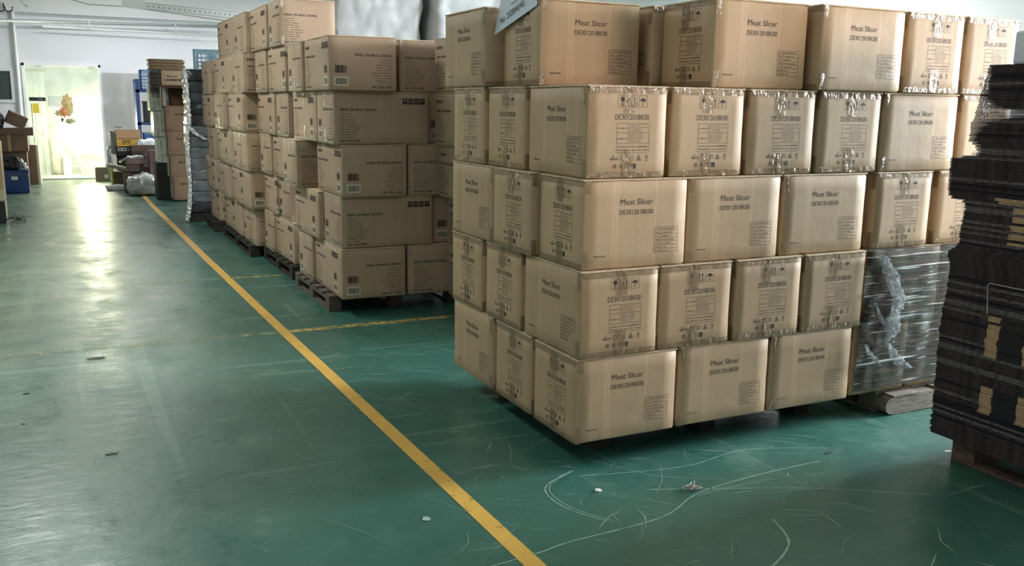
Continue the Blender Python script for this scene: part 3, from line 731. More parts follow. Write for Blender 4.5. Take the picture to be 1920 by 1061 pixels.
# ================================================================== PALLETS
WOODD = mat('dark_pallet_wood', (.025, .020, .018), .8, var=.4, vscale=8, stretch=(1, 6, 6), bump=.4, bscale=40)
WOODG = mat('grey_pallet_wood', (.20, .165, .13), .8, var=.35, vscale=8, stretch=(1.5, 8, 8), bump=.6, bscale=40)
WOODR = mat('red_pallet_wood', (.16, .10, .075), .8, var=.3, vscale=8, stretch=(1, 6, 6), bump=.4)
def pallet(x0, y0, x1, y1, label, mt=WOODD, group=None, blocks=True, h=GZ - .004, deck=.020):
    t = empty('pallet', (x0, y0, 0), 0, label, 'pallet', group); dx = x1 - x0; dy = y1 - y0; n = 6; wd = dy / n * .72
    for k in range(n):
        y = k * (dy - wd) / (n - 1); bx('deck_plank', (0, y, h - deck, dx, y + wd, h), mt, t, .003)
    for k in range(3):
        x = k * (dx - .1) / 2
        bx('stringer_board', (x, 0, h - deck - .018, x + .1, dy, h - deck - .0005), mt, t)
        for j in range(3):
            y = j * (dy - .12) / 2
            if j == 2 and k < 2: bx('rear_light_stop', (x + .1, y, .0, x + (dx - .1) / 2, y + .12, h - deck - .0185), mt, t)  # added filler board, blocks light showing through under the stack
            bx('block', (x, y, .017, x + .1, y + .12, h - deck - .0185), mt, t, .004)
        bx('bottom_plank', (x, 0, .001, x + .1, dy, .0165), mt, t)
    return t
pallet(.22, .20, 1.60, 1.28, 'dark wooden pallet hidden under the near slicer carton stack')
t = pallet(1.94, .05, 2.95, 1.25, 'worn grey wooden pallet under the film-wrapped cartons at right', WOODG)
# the visible rounded skid of that pallet
bm = bmesh.new(); prof = []
for k in range(9): a = PI / 2 + k * PI / 8; prof.append((.055 + .055 * math.cos(a), .054 + .050 * math.sin(a)))
prof += [(.9, .004), (.9, .104)]
vs = [bm.verts.new((x, -.075, z)) for x, z in prof]; vb = [bm.verts.new((x, .03, z)) for x, z in prof]
bm.faces.new(vs); bm.faces.new(vb[::-1])
for i in range(len(vs)): bm.faces.new((vs[i], vb[i], vb[(i + 1) % len(vs)], vs[(i + 1) % len(vs)]))
fin(bm, 'rounded_skid', t, WOODG)
bx('deck_plank_end', (.05, -.08, .104, .25, -.0, .112), WOODG, t); bx('deck_plank_end', (.40, -.08, .104, .62, -.0, .114), WOODG, t)
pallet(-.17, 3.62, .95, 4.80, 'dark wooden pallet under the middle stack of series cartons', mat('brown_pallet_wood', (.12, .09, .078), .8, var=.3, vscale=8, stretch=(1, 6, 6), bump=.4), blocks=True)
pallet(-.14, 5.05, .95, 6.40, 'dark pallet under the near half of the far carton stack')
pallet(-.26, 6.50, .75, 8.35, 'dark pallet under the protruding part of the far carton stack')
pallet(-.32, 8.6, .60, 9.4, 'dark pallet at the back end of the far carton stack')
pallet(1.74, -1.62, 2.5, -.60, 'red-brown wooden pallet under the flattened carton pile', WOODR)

# ================================================================== NEAR STACK (slicer cartons)
z = [GZ + .4 * k for k in range(6)]
def lf(row, i, wide): return '%s slicer carton, %s row, %s along the front from the near corner' % ('wide' if wide else 'narrow', ROW[row], ORD[i])
def ls(row, i, wide): return '%s slicer carton, %s row, %s back from the near corner on aisle side' % ('wide' if wide else 'narrow', ROW[row], ORD[i])
def corner(row, wide): return 'slicer carton at the near corner, %s row, %s face to the front' % (ROW[row], 'wide' if wide else 'narrow')
def J(a=.004): return random.uniform(-a, a)
for row, xs, y0 in ((0, (0, .567, 1.128), .0), (2, (.010, .566, 1.140), 0.0)):
    for i, x in enumerate(xs): slicer(x, y0 + (0 if i == 0 else .008 + J()), z[row], 'X', corner(row, True) if i == 0 else lf(row, i, True))
for row, xs, y0 in ((1, (.004, .430, .868, 1.305), -.012), (3, (.022, .462, .902, 1.340), 0.01)):
    for i, x in enumerate(xs): slicer(x, y0 + (0 if i == 0 else .006 + J()), z[row], 'Y', corner(row, False) if i == 0 else lf(row, i, False))
slicer(1.765, .012, z[3], 'X', lf(3, 4, True)); slicer(2.35, .02, z[3], 'Y', lf(3, 5, False))
slicer(1.762, .012, z[2], 'Y', lf(2, 3, False)); slicer(2.23, .02, z[2], 'Y', lf(2, 4, False))
# aisle side
slicer(.002, .445, z[0], 'X', ls(0, 1, False)); slicer(.0, .892, z[0], 'Y', ls(0, 2, True))
slicer(.0, .575, z[1], 'X', ls(1, 1, False)); slicer(-.004, 1.035, z[1], 'X', ls(1, 2, False))
slicer(-.020, .438, z[2], 'X', ls(2, 1, False)); slicer(-.010, .882, z[2], 'Y', ls(2, 2, True))
slicer(.012, .585, z[3], 'X', ls(3, 1, False)); slicer(-.006, 1.015, z[3], 'X', ls(3, 2, False))
# top row, set back and looser
slicer(.045, .505, z[4], 'X', 'slicer carton on the top row carrying the handwritten white note', rz=-.03)
slicer(-.015, .99, z[4], 'Y', 'rearmost slicer carton of the top row on the aisle side', rz=.0)
slicer(.655, .48, z[4], 'Y', 'slicer carton set back in the dark gap of the top row')
slicer(.690, .04, z[4], 'X', 'wide slicer carton right of the dark gap in the top row', rz=-.015)
slicer(1.275, -.02, z[4], 'X', 'wide slicer carton in the middle of the top row right half')
slicer(1.858, -.01, z[4], 'Y', 'narrow slicer carton of the top row, right of its wide neighbour')
slicer(2.305, .00, z[4], 'Y', 'narrow slicer carton at right end of the top row behind flattened pile')
# film wrapped pair at the right
slicer(1.715, .03, z[0], 'Y', 'film-wrapped slicer carton, bottom row, above the rounded skid'); slicer(2.15, .035, z[0], 'Y', 'dark film-wrapped slicer carton, bottom row, beside the flattened pile')
slicer(2.335, .04, z[1], 'Y', 'narrow dark wrapped slicer carton, second row, beside the flattened pile'); slicer(1.770, .03, z[1], 'X', 'wide film-wrapped slicer carton in the second row at right')
# stretch film over them
t = empty('stretch_film', (1.70, 0, GZ), 0, 'dark-tinted stretch film with white streaks pulled over cartons at right', 'film')
bm = bmesh.new(); nu, nv = 60, 60; G = {}
for i in range(nu + 1):
    for j in range(nv + 1):
        u = i / nu * .95; v = .03 + j / nv * .765
        yy = -.012 - abs(noise.noise(Vector((u * 1.5, 0, v * 26)))) * .010 - .006 * noise.noise(Vector((u * 12, 3, v * 12)))
        if v < .40: yy += .010
        G[i, j] = bm.verts.new((u + .02, yy + .01, v))
for i in range(nu):
    for j in range(nv): bm.faces.new((G[i, j], G[i + 1, j], G[i + 1, j + 1], G[i, j + 1]))
fin(bm, 'film_sheet', t, film('stretch_film', (.018, .016, .019), .80, .10, .6, 15, (.10, .3, 3.2), (.80, .83, .88), .60, .64, .95), True)  # near-black film tint, with specular streaks painted in white
FOIL = film('crinkled_film', (.75, .77, .80), .55, .10, 1.0, 38, (1, 1, .6), (.95, .96, 1.0), .50, .60, .95)
def ribbon(name, pts, wds, amp, seed, parent, m, n=14, y_off=0.0):
    """A gathered strip of film: centre line pts (x,y,z), width per point, creased across."""
    bm = bmesh.new(); rows = []
    N_ = len(pts) * 8
    for k in range(N_ + 1):
        f = k / N_ * (len(pts) - 1); i = min(int(f), len(pts) - 2); s = f - i
        c = Vector(pts[i]).lerp(Vector(pts[i + 1]), s); w_ = wds[i] * (1 - s) + wds[i + 1] * s
        row_ = []
        for j in range(n + 1):
            u = (j / n - .5) * w_; q_ = Vector((u * 30 + seed, k * .35, seed * 2))
            row_.append(bm.verts.new((c.x + u + noise.noise(q_) * amp, c.y - abs(noise.noise(q_ * 1.7)) * amp * 2.2 + (amp * .8 if j % 2 else 0), c.z + noise.noise(q_ + Vector((9, 9, 9))) * amp)))
        rows.append(row_)
    for a, b in zip(rows, rows[1:]):
        for j in range(n): bm.faces.new((a[j], a[j + 1], b[j + 1], b[j]))
    return fin(bm, name, parent, m)
ribbon('gathered_film', [(.10, -.03, .77), (.17, -.035, .66), (.24, -.04, .52), (.215, -.045, .44), (.225, -.04, .36), (.185, -.035, .30)], [.04, .10, .10, .06, .10, .02], .014, 1, t, FOIL)
ribbon('gathered_film', [(.185, -.03, .30), (.25, -.035, .22), (.32, -.03, .16), (.42, -.02, .125)], [.02, .07, .09, .02], .012, 2, t, FOIL)
ribbon('gathered_film', [(.03, -.03, .30), (.08, -.035, .23), (.16, -.03, .17)], [.02, .05, .02], .008, 3, t, FOIL)
ribbon('gathered_film', [(.08, -.03, .52), (.13, -.035, .43), (.19, -.03, .36)], [.01, .035, .02], .007, 5, t, FOIL)
# handwritten note
t = empty('paper_note', (.045, .505, z[4] + .26), 0, 'white sheet with handwriting draped over the top row carton corner', 'paper')
bm = bmesh.new(); pv = [(.47, -.003), (.02, .105), (.02, .20), (.40, .20)]
a = [bm.verts.new((-.006 - (.008 if i == 0 else 0), y, zz)) for i, (y, zz) in enumerate(pv)]; b = [bm.verts.new(v.co + Vector((.0012, 0, 0))) for v in a]
bm.faces.new(a[::-1]); bm.faces.new(b)
for i in range(4): bm.faces.new((a[i], b[i], b[(i + 1) % 4], a[(i + 1) % 4]))
o = fin(bm, 'paper_sheet', t, mat('note_paper', (.62, .68, .76), .55))
p = Print(); p.text('No: 202844(40)', 0, 0, .030, .27); p.line((.13, .055), (.20, .050), .003); p.line((.22, .075), (.26, .055), .003)
me = p.mesh('handwriting', 'left'); o = link('handwriting', me, t)
o.location = (-.012, .40, .045); o.rotation_euler = (-.27, 0, 0)

# ================================================================== MIDDLE STACK (series cartons)
gB = 'series cartons of the middle stack'; gC = 'series cartons of the far stack'
def series(x, y, row, kind, label, group, dx=None, dy=None, fp=None, lp=None, rz=None, tape=TAPE_C, tf=None, tl=None):
    rz = random.uniform(-.008, .008) if rz is None else rz
    if kind == 'X': return carton((x, y, z[row] if row < 5 else GZ + 2.0), dx or .75, dy or .51, fp or 'zw', lp or 'zn', label, group, KZX, tape, tf or False, True if tl is None else tl, rz)
    return carton((x, y, z[row] if row < 5 else GZ + 2.0), dx or .52, dy or .74, fp or 'zn', lp or 'zwl', label, group, KZY, tape, False if tf is None else tf, tl or False, rz)
def lm(row, where): return 'series carton of the middle stack, %s row, %s' % (ROW[row], where)
series(-.115, 3.42, 0, 'Y', lm(0, 'at the near corner'), gB, dy=.84); series(.430, 3.43, 0, 'X', lm(0, 'right of the corner carton'), gB)
series(-.135, 4.285, 0, 'X', lm(0, 'behind the corner carton by the aisle'), gB, dy=.49)
series(-.105, 3.44, 1, 'X', lm(1, 'wide one at the near corner'), gB); series(.66, 3.50, 1, 'Y', lm(1, 'dark one half hidden by slicer cartons'), gB)
series(-.150, 3.965, 1, 'Y', lm(1, 'plain side by the aisle'), gB, dy=.80)
series(-.105, 3.40, 2, 'Y', lm(2, 'at the near corner'), gB); series(.437, 3.43, 2, 'X', lm(2, 'right of the corner carton'), gB)
series(-.235, 4.34, 2, 'X', lm(2, 'sticking out toward the aisle'), gB)
series(-.150, 3.42, 3, 'X', lm(3, 'wide one at the near corner'), gB); series(.607, 3.50, 3, 'Y', lm(3, 'narrow dark one right of the wide carton'), gB)
series(-.150, 3.955, 3, 'Y', lm(3, 'plain side by the aisle'), gB, dy=.80, tl=True)
series(-.195, 3.36, 4, 'Y', 'topmost near-corner series carton of the middle stack with white barcode label', gB); series(.395, 3.50, 4, 'X', 'shaded series carton on top of middle stack with left aligned text', gB)
series(-.215, 4.13, 4, 'X', lm(4, 'taped end by the aisle'), gB)
# neighbour column half hidden by the near stack
for row, fp, x in ((0, 'zn', .74), (1, 'zn', .73), (2, 'zn', .655), (3, 'znll', .625), (4, 'zn', .625)):
    series(x, 2.60, row, 'Y', 'series carton squeezed just behind the near stack, %s row' % ROW[row], 'series cartons squeezed behind the near stack', fp=fp, tape=None, rz=0)
pallet(.78, 2.64, 1.30, 3.30, 'dark pallet under the series cartons squeezed behind the near stack')

# ================================================================== FAR STACK
def lc(row, where): return 'series carton of the far stack, %s row, %s' % (ROW[row], where)
n1 = 'near half, front end'; n2 = 'near half, second from the front'
series(-.10, 5.12, 0, 'Y', lc(0, n1), gC, dy=.78); series(-.125, 5.91, 0, 'X', lc(0, n2), gC, dy=.46)
series(-.10, 5.22, 1, 'X', lc(1, n1), gC, dy=.50); series(-.125, 5.74, 1, 'Y', lc(1, n2), gC, dy=.58)
series(-.14, 5.00, 2, 'Y', lc(2, n1), gC, dy=.72); series(-.155, 5.79, 2, 'X', lc(2, n2), gC, dy=.50)
series(-.16, 4.93, 3, 'X', lc(3, n1), gC, dy=.50); series(-.17, 5.47, 3, 'Y', lc(3, n2), gC, dy=.84)
series(-.185, 4.88, 4, 'Y', lc(4, n1), gC, dy=.70); series(-.20, 5.66, 4, 'X', lc(4, n2), gC, dy=.53)
series(-.215, 4.88, 5, 'Y', 'warm lit series carton on the very top of the far stack', gC, dx=.49, dy=.50, fp='znle', lp='znl', tl=True)
series(-.22, 5.47, 5, 'Y', lc(5, n2), gC, dy=.76)
p1 = 'protruding part, front end'; p2 = 'protruding part, second from the front'; p3 = 'back end'
series(-.215, 6.40, 0, 'X', lc(0, p1), gC, dy=.70); series(-.225, 7.17, 0, 'Y', lc(0, p2), gC, dy=1.20); series(-.25, 8.65, 0, 'Y', lc(0, p3), gC)
series(-.265, 6.34, 1, 'Y', lc(1, p1), gC, dy=1.14); series(-.275, 7.58, 1, 'X', lc(1, p2), gC, dy=.90); series(-.29, 8.65, 1, 'Y', lc(1, p3), gC)
series(-.29, 6.32, 2, 'X', lc(2, p1), gC, dy=.76); series(-.30, 7.12, 2, 'Y', lc(2, p2), gC, dy=1.1); series(-.285, 8.65, 2, 'X', lc(2, p3), gC)
series(-.315, 6.33, 3, 'Y', lc(3, p1), gC, dy=.84); series(-.35, 7.40, 3, 'X', lc(3, p2), gC, dy=.56); series(-.31, 8.62, 3, 'Y', lc(3, p3), gC)
series(-.31, 6.24, 4, 'X', lc(4, p1), gC, dy=.66, fp='zwl'); series(-.315, 6.93, 4, 'Y', lc(4, p2), gC, dy=1.18); series(-.325, 8.60, 4, 'X', lc(4, p3), gC)
series(-.265, 6.28, 5, 'X', lc(5, p1), gC, dy=.62, fp='zwl'); series(-.27, 6.95, 5, 'Y', lc(5, p2), gC, dy=1.05)

# ================================================================== WHITE SHEETED LOADS
SHEET = mat('white_sheeting', (.36, .375, .39), .5, var=.08, vscale=2.5, bump=.9, bscale=7)
def sheeted(x, y, dx, dy, h, label, seed):
    t = empty('sheeted_load', (x, y, 0), 0, label, 'covered load', 'loads under white plastic sheeting')
    bm = gridbox(dx, dy, h, 26, 14, 40, .05); crumple(bm, .045, 3.2, seed); crumple(bm, .016, 11, seed + 3, True)
    for v in bm.verts: v.co.z = max(v.co.z, .02)
    fin(bm, 'plastic_sheet', t, SHEET, True)
    return t
sheeted(.72, 6.50, .98, 1.2, 2.95, 'white plastic-sheeted load rising behind the middle stack', 1)
sheeted(1.80, 6.30, 1.5, 1.2, 2.95, 'white plastic-sheeted load left of the top slicer cartons', 4)

sheeted(1.7, -5.0, 2.9, 1.2, 1.62, 'unseen load added behind the viewer, shading the lower slicer carton fronts', 12)  # out of view, added to cut light off the bottom row
sheeted(1.55, 1.95, 1.4, 1.3, 2.0, 'unseen load added behind the near slicer stack, shading the middle stack', 9)  # hidden, added to keep window light off the middle stack

# ================================================================== FLATTENED CARTON PILE
DKE = mat('dark_flute_edge', (.11, .09, .095), .95, spec=.1, var=.45, vscale=30, stretch=(1, 1, 6), bump=.8, bscale=260)
DKE2 = mat('grey_flute_edge', (.17, .15, .15), .95, spec=.1, var=.5, vscale=40, stretch=(1, 1, 6)); DKE3 = mat('black_flute_edge', (.035, .03, .04), .95, spec=.1)
TAN = mat('tan_fold_edge', (.62, .40, .24), .6, var=.2, vscale=40)
BLK = mat('print_black_edge', (.016, .016, .024), .5)
FL = {}
def flat_mesh(kind, var):
    k = (kind, var)
    if k in FL: return FL[k]
    rg3 = random.Random(var * 13 + 1); bm = bmesh.new(); L = 1.05; Wd = .74; th = .0120
    for lay in range(2):
        z0 = lay * (th / 2 + .0003); z1 = z0 + th / 2 - .0012; off = rg3.uniform(0, .005) if lay else 0
        ys = [0, .12, .24, .30, .42, .55, .8, L]
        rows = []
        for y in ys:
            sag = -.0 + .0012 * noise.noise(Vector((y * 4, var, lay)))
            x0 = off * .6 + .0012 * noise.noise(Vector((y * 9, var * 3, lay)))
            rows.append([bm.verts.new((x0, -y - (off if y == 0 else 0), z0 + sag)), bm.verts.new((x0, -y - (off if y == 0 else 0), z1 + sag)),
                         bm.verts.new((Wd, -y - (off if y == 0 else 0), z1 + sag)), bm.verts.new((Wd, -y - (off if y == 0 else 0), z0 + sag))])
        for i, (a, b) in enumerate(zip(rows, rows[1:])):
            f = bm.faces.new((a[0], b[0], b[1], a[1]))
            if kind == 1 and ys[i] >= .24: f.material_index = 1
            if kind == 2 and ys[i] >= .24: f.material_index = 2 if ys[i] in (.30,) else 1
            bm.faces.new((a[1], b[1], b[2], a[2])); bm.faces.new((a[3], b[3], b[0], a[0])); bm.faces.new((a[2], b[2], b[3], a[3]))
        bm.faces.new(rows[0]); bm.faces.new(rows[-1][::-1])
    me = bpy.data.meshes.new('flattened_carton'); bm.normal_update(); bm.to_mesh(me); bm.free()
    for m in ((DKE, DKE, DKE2, DKE, DKE3, DKE)[var], TAN, BLK): me.materials.append(m)
    FL[k] = me; return me
def edge_y(h):
    pts = [(0, -.535), (.5, -.52), (.80, -.54), (.86, -.515), (.90, -.565), (1.10, -.58), (1.12, -.485), (1.30, -.475), (1.305, -.61), (1.36, -.60), (1.37, -.56), (1.45, -.565), (1.60, -.60), (1.75, -.63)]
    for (a, b), (c, d) in zip(pts, pts[1:]):
        if a <= h <= c: return b + (d - b) * (h - a) / (c - a)
    return pts[-1][1]
hz = 0.0; k = 0
while hz < 1.70:
    kind = 0
    if .93 < hz < 1.15 and k % 3 != 2: kind = 1
    if .42 < hz < .62: kind = 2 if random.random() < .8 else 0
    if .17 < hz < .29: kind = 2 if random.random() < .8 else 0
    o = link('flattened_carton', flat_mesh(kind, random.randrange(6))); o.location = (1.655 + random.uniform(-.002, .002) + .02 * (hz / 1.7), edge_y(hz) + random.uniform(-.004, .004), GZ + hz)
    o.rotation_euler.z = random.uniform(-.002, .002) + (-.02 if 1.12 < hz < 1.3 else 0)
    tag(o, 'flattened corrugated carton in the tall dark pile at the right edge', 'flattened box', 'flattened cartons in the right pile')
    hz += .0124; k += 1
TOPZ = GZ + hz
t = empty('binding_string', (1.640, 0, GZ), 0, 'pale string looped on the side of the flattened carton pile', 'string')
bm = bmesh.new(); tube(bm, [(0, -.771, .631), (0, -.765, .70), (0, -.758, .757), (0, -.766, .768), (0, -.925, .767), (0, -1.1, .768)], .0022, 5); fin(bm, 'string', t, mat('string_grey', (.55, .52, .50), .6))
t = empty('foam_block', (1.73, -.685, TOPZ), 0, 'white foam block on top of the flattened carton pile', 'foam block')
bm = gridbox(.5, .5, .14, 3, 3, 2, .01, (0, -.5, 0)); fin(bm, 'foam_body', t, mat('white_foam', (.80, .84, .90), .8, bump=.3, bscale=120))

# ================================================================== FAR END: wrapped pallet, crate, leaning cartons
t = empty('wrapped_load', (-.46, 9.75, 0), -.05, 'tall load of dark bundles wrapped in grey plastic with silver edge', 'wrapped load')
BAGD = mat('dark_bundle_film', (.035, .04, .05), .22, var=.5, vscale=5, bump=.8, bscale=14, spec=.8)
BAGG = mat('grey_bundle_film', (.17, .19, .215), .28, var=.35, vscale=4, bump=.8, bscale=10, spec=.8)
hh = [.12 + i * 1.93 / 13 for i in range(14)]
for i, (a, b) in enumerate(zip(hh, hh[1:])):
    bm = gridbox(.40, .7, b - a + .006, 10, 8, 4, .02, (random.uniform(-.012, .012) + .0 * a, 0, a)); crumple(bm, .014, 9, i); fin(bm, 'bundle', t, BAGG if .25 < a < 1.28 else BAGD, True)
bx('pallet_base', (-.02, 0, 0, .42, .7, .12), WOODD, t)
SILV = mat('silver_film', (.78, .80, .80), .22, .35, var=.25, vscale=18, bump=1.0, bscale=35, spec=.9)
def foil_edge(name, pts, w_, seed):
    bm = bmesh.new(); rows = []
    for k in range(len(pts) * 12 - 11):
        f = k / 12; i = min(int(f), len(pts) - 2); c = Vector(pts[i]).lerp(Vector(pts[i + 1]), f - i)
        rows.append([bm.verts.new((c.x + w_ * (math.cos(j * 2 * PI / 8)) * (1 + .9 * noise.noise(Vector((j, k * .6, seed)))), c.y + w_ * math.sin(j * 2 * PI / 8) * (1 + .7 * noise.noise(Vector((j, k * .5, seed + 5)))), c.z + .02 * noise.noise(Vector((j * 2, k, seed))))) for j in range(8)])
    for a, b in zip(rows, rows[1:]):
        for j in range(8): bm.faces.new((a[j], a[(j + 1) % 8], b[(j + 1) % 8], b[j]))
    return fin(bm, name, t, SILV)
foil_edge('film_edge', [(.0, -.02, 2.06), (.02, -.03, 1.6), (.02, -.04, 1.35), (-.01, -.04, 1.2), (-.02, -.03, .9), (-.01, -.03, .5), (-.03, -.04, .2), (-.07, -.04, .03)], .028, 2)
foil_edge('film_edge', [(.0, -.02, 2.06), (.1, -.02, 2.075), (.2, -.02, 2.07), (.38, -.02, 2.06)], .018, 5)
foil_edge('film_fold', [(.02, -.03, 1.30), (.10, -.04, 1.20), (.22, -.05, 1.13)], .035, 8)

BLUEP = mat('blue_plastic', (.09, .20, .36), .4); BLUEL = mat('light_blue_plastic', (.42, .62, .78), .4); BLUED = mat('deep_blue_steel', (.018, .055, .20), .45, var=.2, vscale=4)
def crate(name, loc, dx, dy, dz, m, label, rz=0, nx=8, nz=4, solid=False):
    t = empty(name, loc, rz, label, 'crate')
    bx('crate_bottom', (0, 0, 0, dx, dy, .012), m, t)
    for side in range(4):
        bm = bmesh.new(); L = dx if side < 2 else dy; n = nx if side < 2 else max(4, int(nx * dy / dx))
        def B(a, b, c, d, th=.008):
            if side == 0: box(bm, a, 0, b, c, th, d)
            elif side == 1: box(bm, a, dy - th, b, c, dy, d)
            elif side == 2: box(bm, 0, a, b, th, c, d)
            else: box(bm, dx - th, a, b, dx, c, d)
        B(0, 0, L, .02); B(0, dz - .03, L, dz, .016)
        for k in range(n + 1): B(k * (L - .008) / n, 0, k * (L - .008) / n + .010, dz)
        for k in range(1, nz + 1): B(0, k * dz / (nz + 1), L, k * dz / (nz + 1) + .012)
        for e in (0, L - .03): B(e, 0, e + .03, dz, .014)
        B(L * .40, dz * .42, L * .60, dz * .80, .010)
        fin(bm, 'crate_side', t, m)
    return t
crate('blue_crate', (-.30, 10.10, 2.062), .46, .36, .28, BLUEL, 'light blue lattice crate on top of the wrapped load', rz=-.25)
# blue rack with bins
t = empty('blue_rack', (-.66, 16.0, 0), 0, 'dark blue steel rack against the far wall', 'rack')
for x in (0, .62):
    for y in (0, .5): bx('post', (x, y, 0, x + .07, y + .05, 2.05), BLUED, t)
bx('side_panel', (.005, .05, 0, .02, .5, 2.0), BLUED, t)
for zz in (.62, 1.17, 1.80): bx('shelf', (.0, 0, zz, .69, .55, zz + .05), BLUED, t)
for i in range(4):
    tt = empty('blue_bin', (-.55 + i * .135, 16.02, .67), 0, ORD[i].capitalize() + ' upright blue bin from the left on the blue rack shelf', 'bin', 'blue bins on the rack')
    bx('bin_body', (0, 0, 0, .125, .4, .34 - .01 * i), mat('bin_blue', (.04, .13, .34), .4), tt, .01); bx('bin_rim', (-.004, -.006, .32 - .01 * i, .129, .406, .345 - .01 * i), BLUEP, tt)
t = empty('dark_tote', (-.52, 16.03, 1.22), 0, 'black open tote on the upper shelf of the blue rack', 'box'); bx('tote_body', (0, 0, 0, .5, .4, .40), mat('black_plastic'), t, .015); bx('tote_rim', (-.01, -.01, .37, .51, .41, .41), mat('black_plastic'), t)
crate('blue_crate', (-.56, 16.0, 1.85), .50, .40, .38, BLUEP, 'blue lattice crate on top shelf of the blue rack', nx=9, nz=5)

# leaning pile of brown cartons
def brown(loc, dx, dy, dz, label, rz=0, m=None, tilt=0.0, group='brown cartons of the leaning pile', txt=None, topopen=False, sidetape=False):
    t = empty('brown_carton', loc, rz, label, 'box', group); t.rotation_euler[1] = tilt; m = m or KB
    if topopen == 'front':                                          # lying with its open mouth toward the viewer
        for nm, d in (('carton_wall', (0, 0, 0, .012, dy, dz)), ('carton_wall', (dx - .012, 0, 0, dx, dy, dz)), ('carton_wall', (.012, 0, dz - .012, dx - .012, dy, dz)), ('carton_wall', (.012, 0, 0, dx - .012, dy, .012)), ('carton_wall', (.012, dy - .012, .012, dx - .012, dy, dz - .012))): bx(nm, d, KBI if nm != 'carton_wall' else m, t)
        bx('flap', (-.03, -.10, 0, -.02, 0, dz), EDGE, t); bm = bmesh.new(); box(bm, 0, -.16, dz - .006, dx, 0, dz, rot=Matrix.Rotation(-.2, 3, 'X'), org=(0, 0, dz)); fin(bm, 'flap', t, m)
    else:
        bm = gridbox(dx, dy, dz, 4, 4, 3, .008); crumple(bm, .004, 6, dx * 9); fin(bm, 'carton_body', t, m, True)
        bx('top_flap', (0, -.002, dz - .004, dx, dy / 2 - .002, dz + .003), m, t); bx('top_flap', (0, dy / 2 + .002, dz - .004, dx, dy, dz + .003), m, t)
    if txt:
        p = Print()
        for s, u, v, h, w_ in txt: p.text(s, u, v, h, w_, bold=True)
        link('printing', p.mesh('printing', 'front', eps=.006), t)
    if sidetape:
        bm = bmesh.new()
        for i in range(7):
            for j in range(7): pass
        g = gridbox(.004, dy * .9, dz * .9, 1, 6, 6, .001, (-.012, dy * .05, dz * .05)); crumple(g, .006, 20, dx); fin(g, 'end_label', t, mat('pale_end', (.60, .60, .52), .4, var=.3, vscale=14), False)
    return t
PX = -.10
cz = [(.02, .39, .300), (.395, .365, .335), (.765, .385, .355), (1.155, .39, .370)]
for i, (zz, h, wd) in enumerate(cz):
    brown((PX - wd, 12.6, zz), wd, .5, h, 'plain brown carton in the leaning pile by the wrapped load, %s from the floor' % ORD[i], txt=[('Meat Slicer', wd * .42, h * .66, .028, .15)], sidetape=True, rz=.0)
brown((-.50, 12.6, 1.55), .37, .5, .31, 'open brown carton with dark inside in the leaning pile', topopen='front', sidetape=True)
brown((-.125, 12.55, 1.56), .13, .4, .52, 'narrow upright tan carton beside the open carton', m=mat('kraft_tan', (.46, .30, .17), .6))
brown((-.495, 12.6, 1.87), .36, .35, .25, 'light tan carton marked with large digits under flattened cardboard', m=mat('kraft_light', (.55, .38, .24), .6), txt=[('Meat Slicer', .09, .150, .024, .16), ('142480276', .05, .085, .036, .26)])
for i in range(6):
    brown((-.665 + .01 * (i % 2), 12.6, 1.78 + i * .055), .155, .4, .05, 'dark folded board in the small pile left of the tan carton', m=mat('dark_board', (.07, .05, .045), .7), group='dark folded boards beside the tan carton')
for i in range(7):
    brown((-.665 + .012 * (i % 3), 12.58 + .01 * i, 2.125 + i * .025), .53, .45, .021, 'flattened tan cardboard on the very top of the leaning pile', m=mat('kraft_flat', (.40, .27, .15), .6) if i % 2 else mat('kraft_flat_dark', (.24, .16, .09), .6), group='flattened cardboard on the leaning pile')
for i in range(3):
    t = empty('light_carton', (-.60 + i * .025, 12.95, .62 + (2 - i) * .43), 0, 'pale striped carton end behind the leaning pile, %s from the top' % ORD[i], 'box', 'pale cartons behind the leaning pile')
    t.location.x = -.66 + (i) * .04
    g = gridbox(.30, .5, .42, 3, 5, 5, .01); crumple(g, .006, 9, i); fin(g, 'carton_body', t, mat('pale_end', (.60, .60, .52), .4, var=.3, vscale=14))
    for k in range(3): bx('pale_strip', (.02 + k * .07, -.008, .02, .04 + k * .07, -.003, .40), mat('label_paper2', (.8, .8, .7), .4), t)
BLKS = mat('black_stool', (.02, .018, .018), .6)
t = empty('dark_carton', (-.56, 12.98, 0), 0, 'dark carton in shadow carrying the pale cartons behind the leaning pile', 'box')
bx('carton_body', (-.06, 0, 0, .26, .5, .605), BLKS, t, .01); bx('top_flap', (-.06, 0, .606, .26, .24, .614), BLKS, t); bx('top_flap', (-.06, .26, .606, .26, .5, .614), BLKS, t)

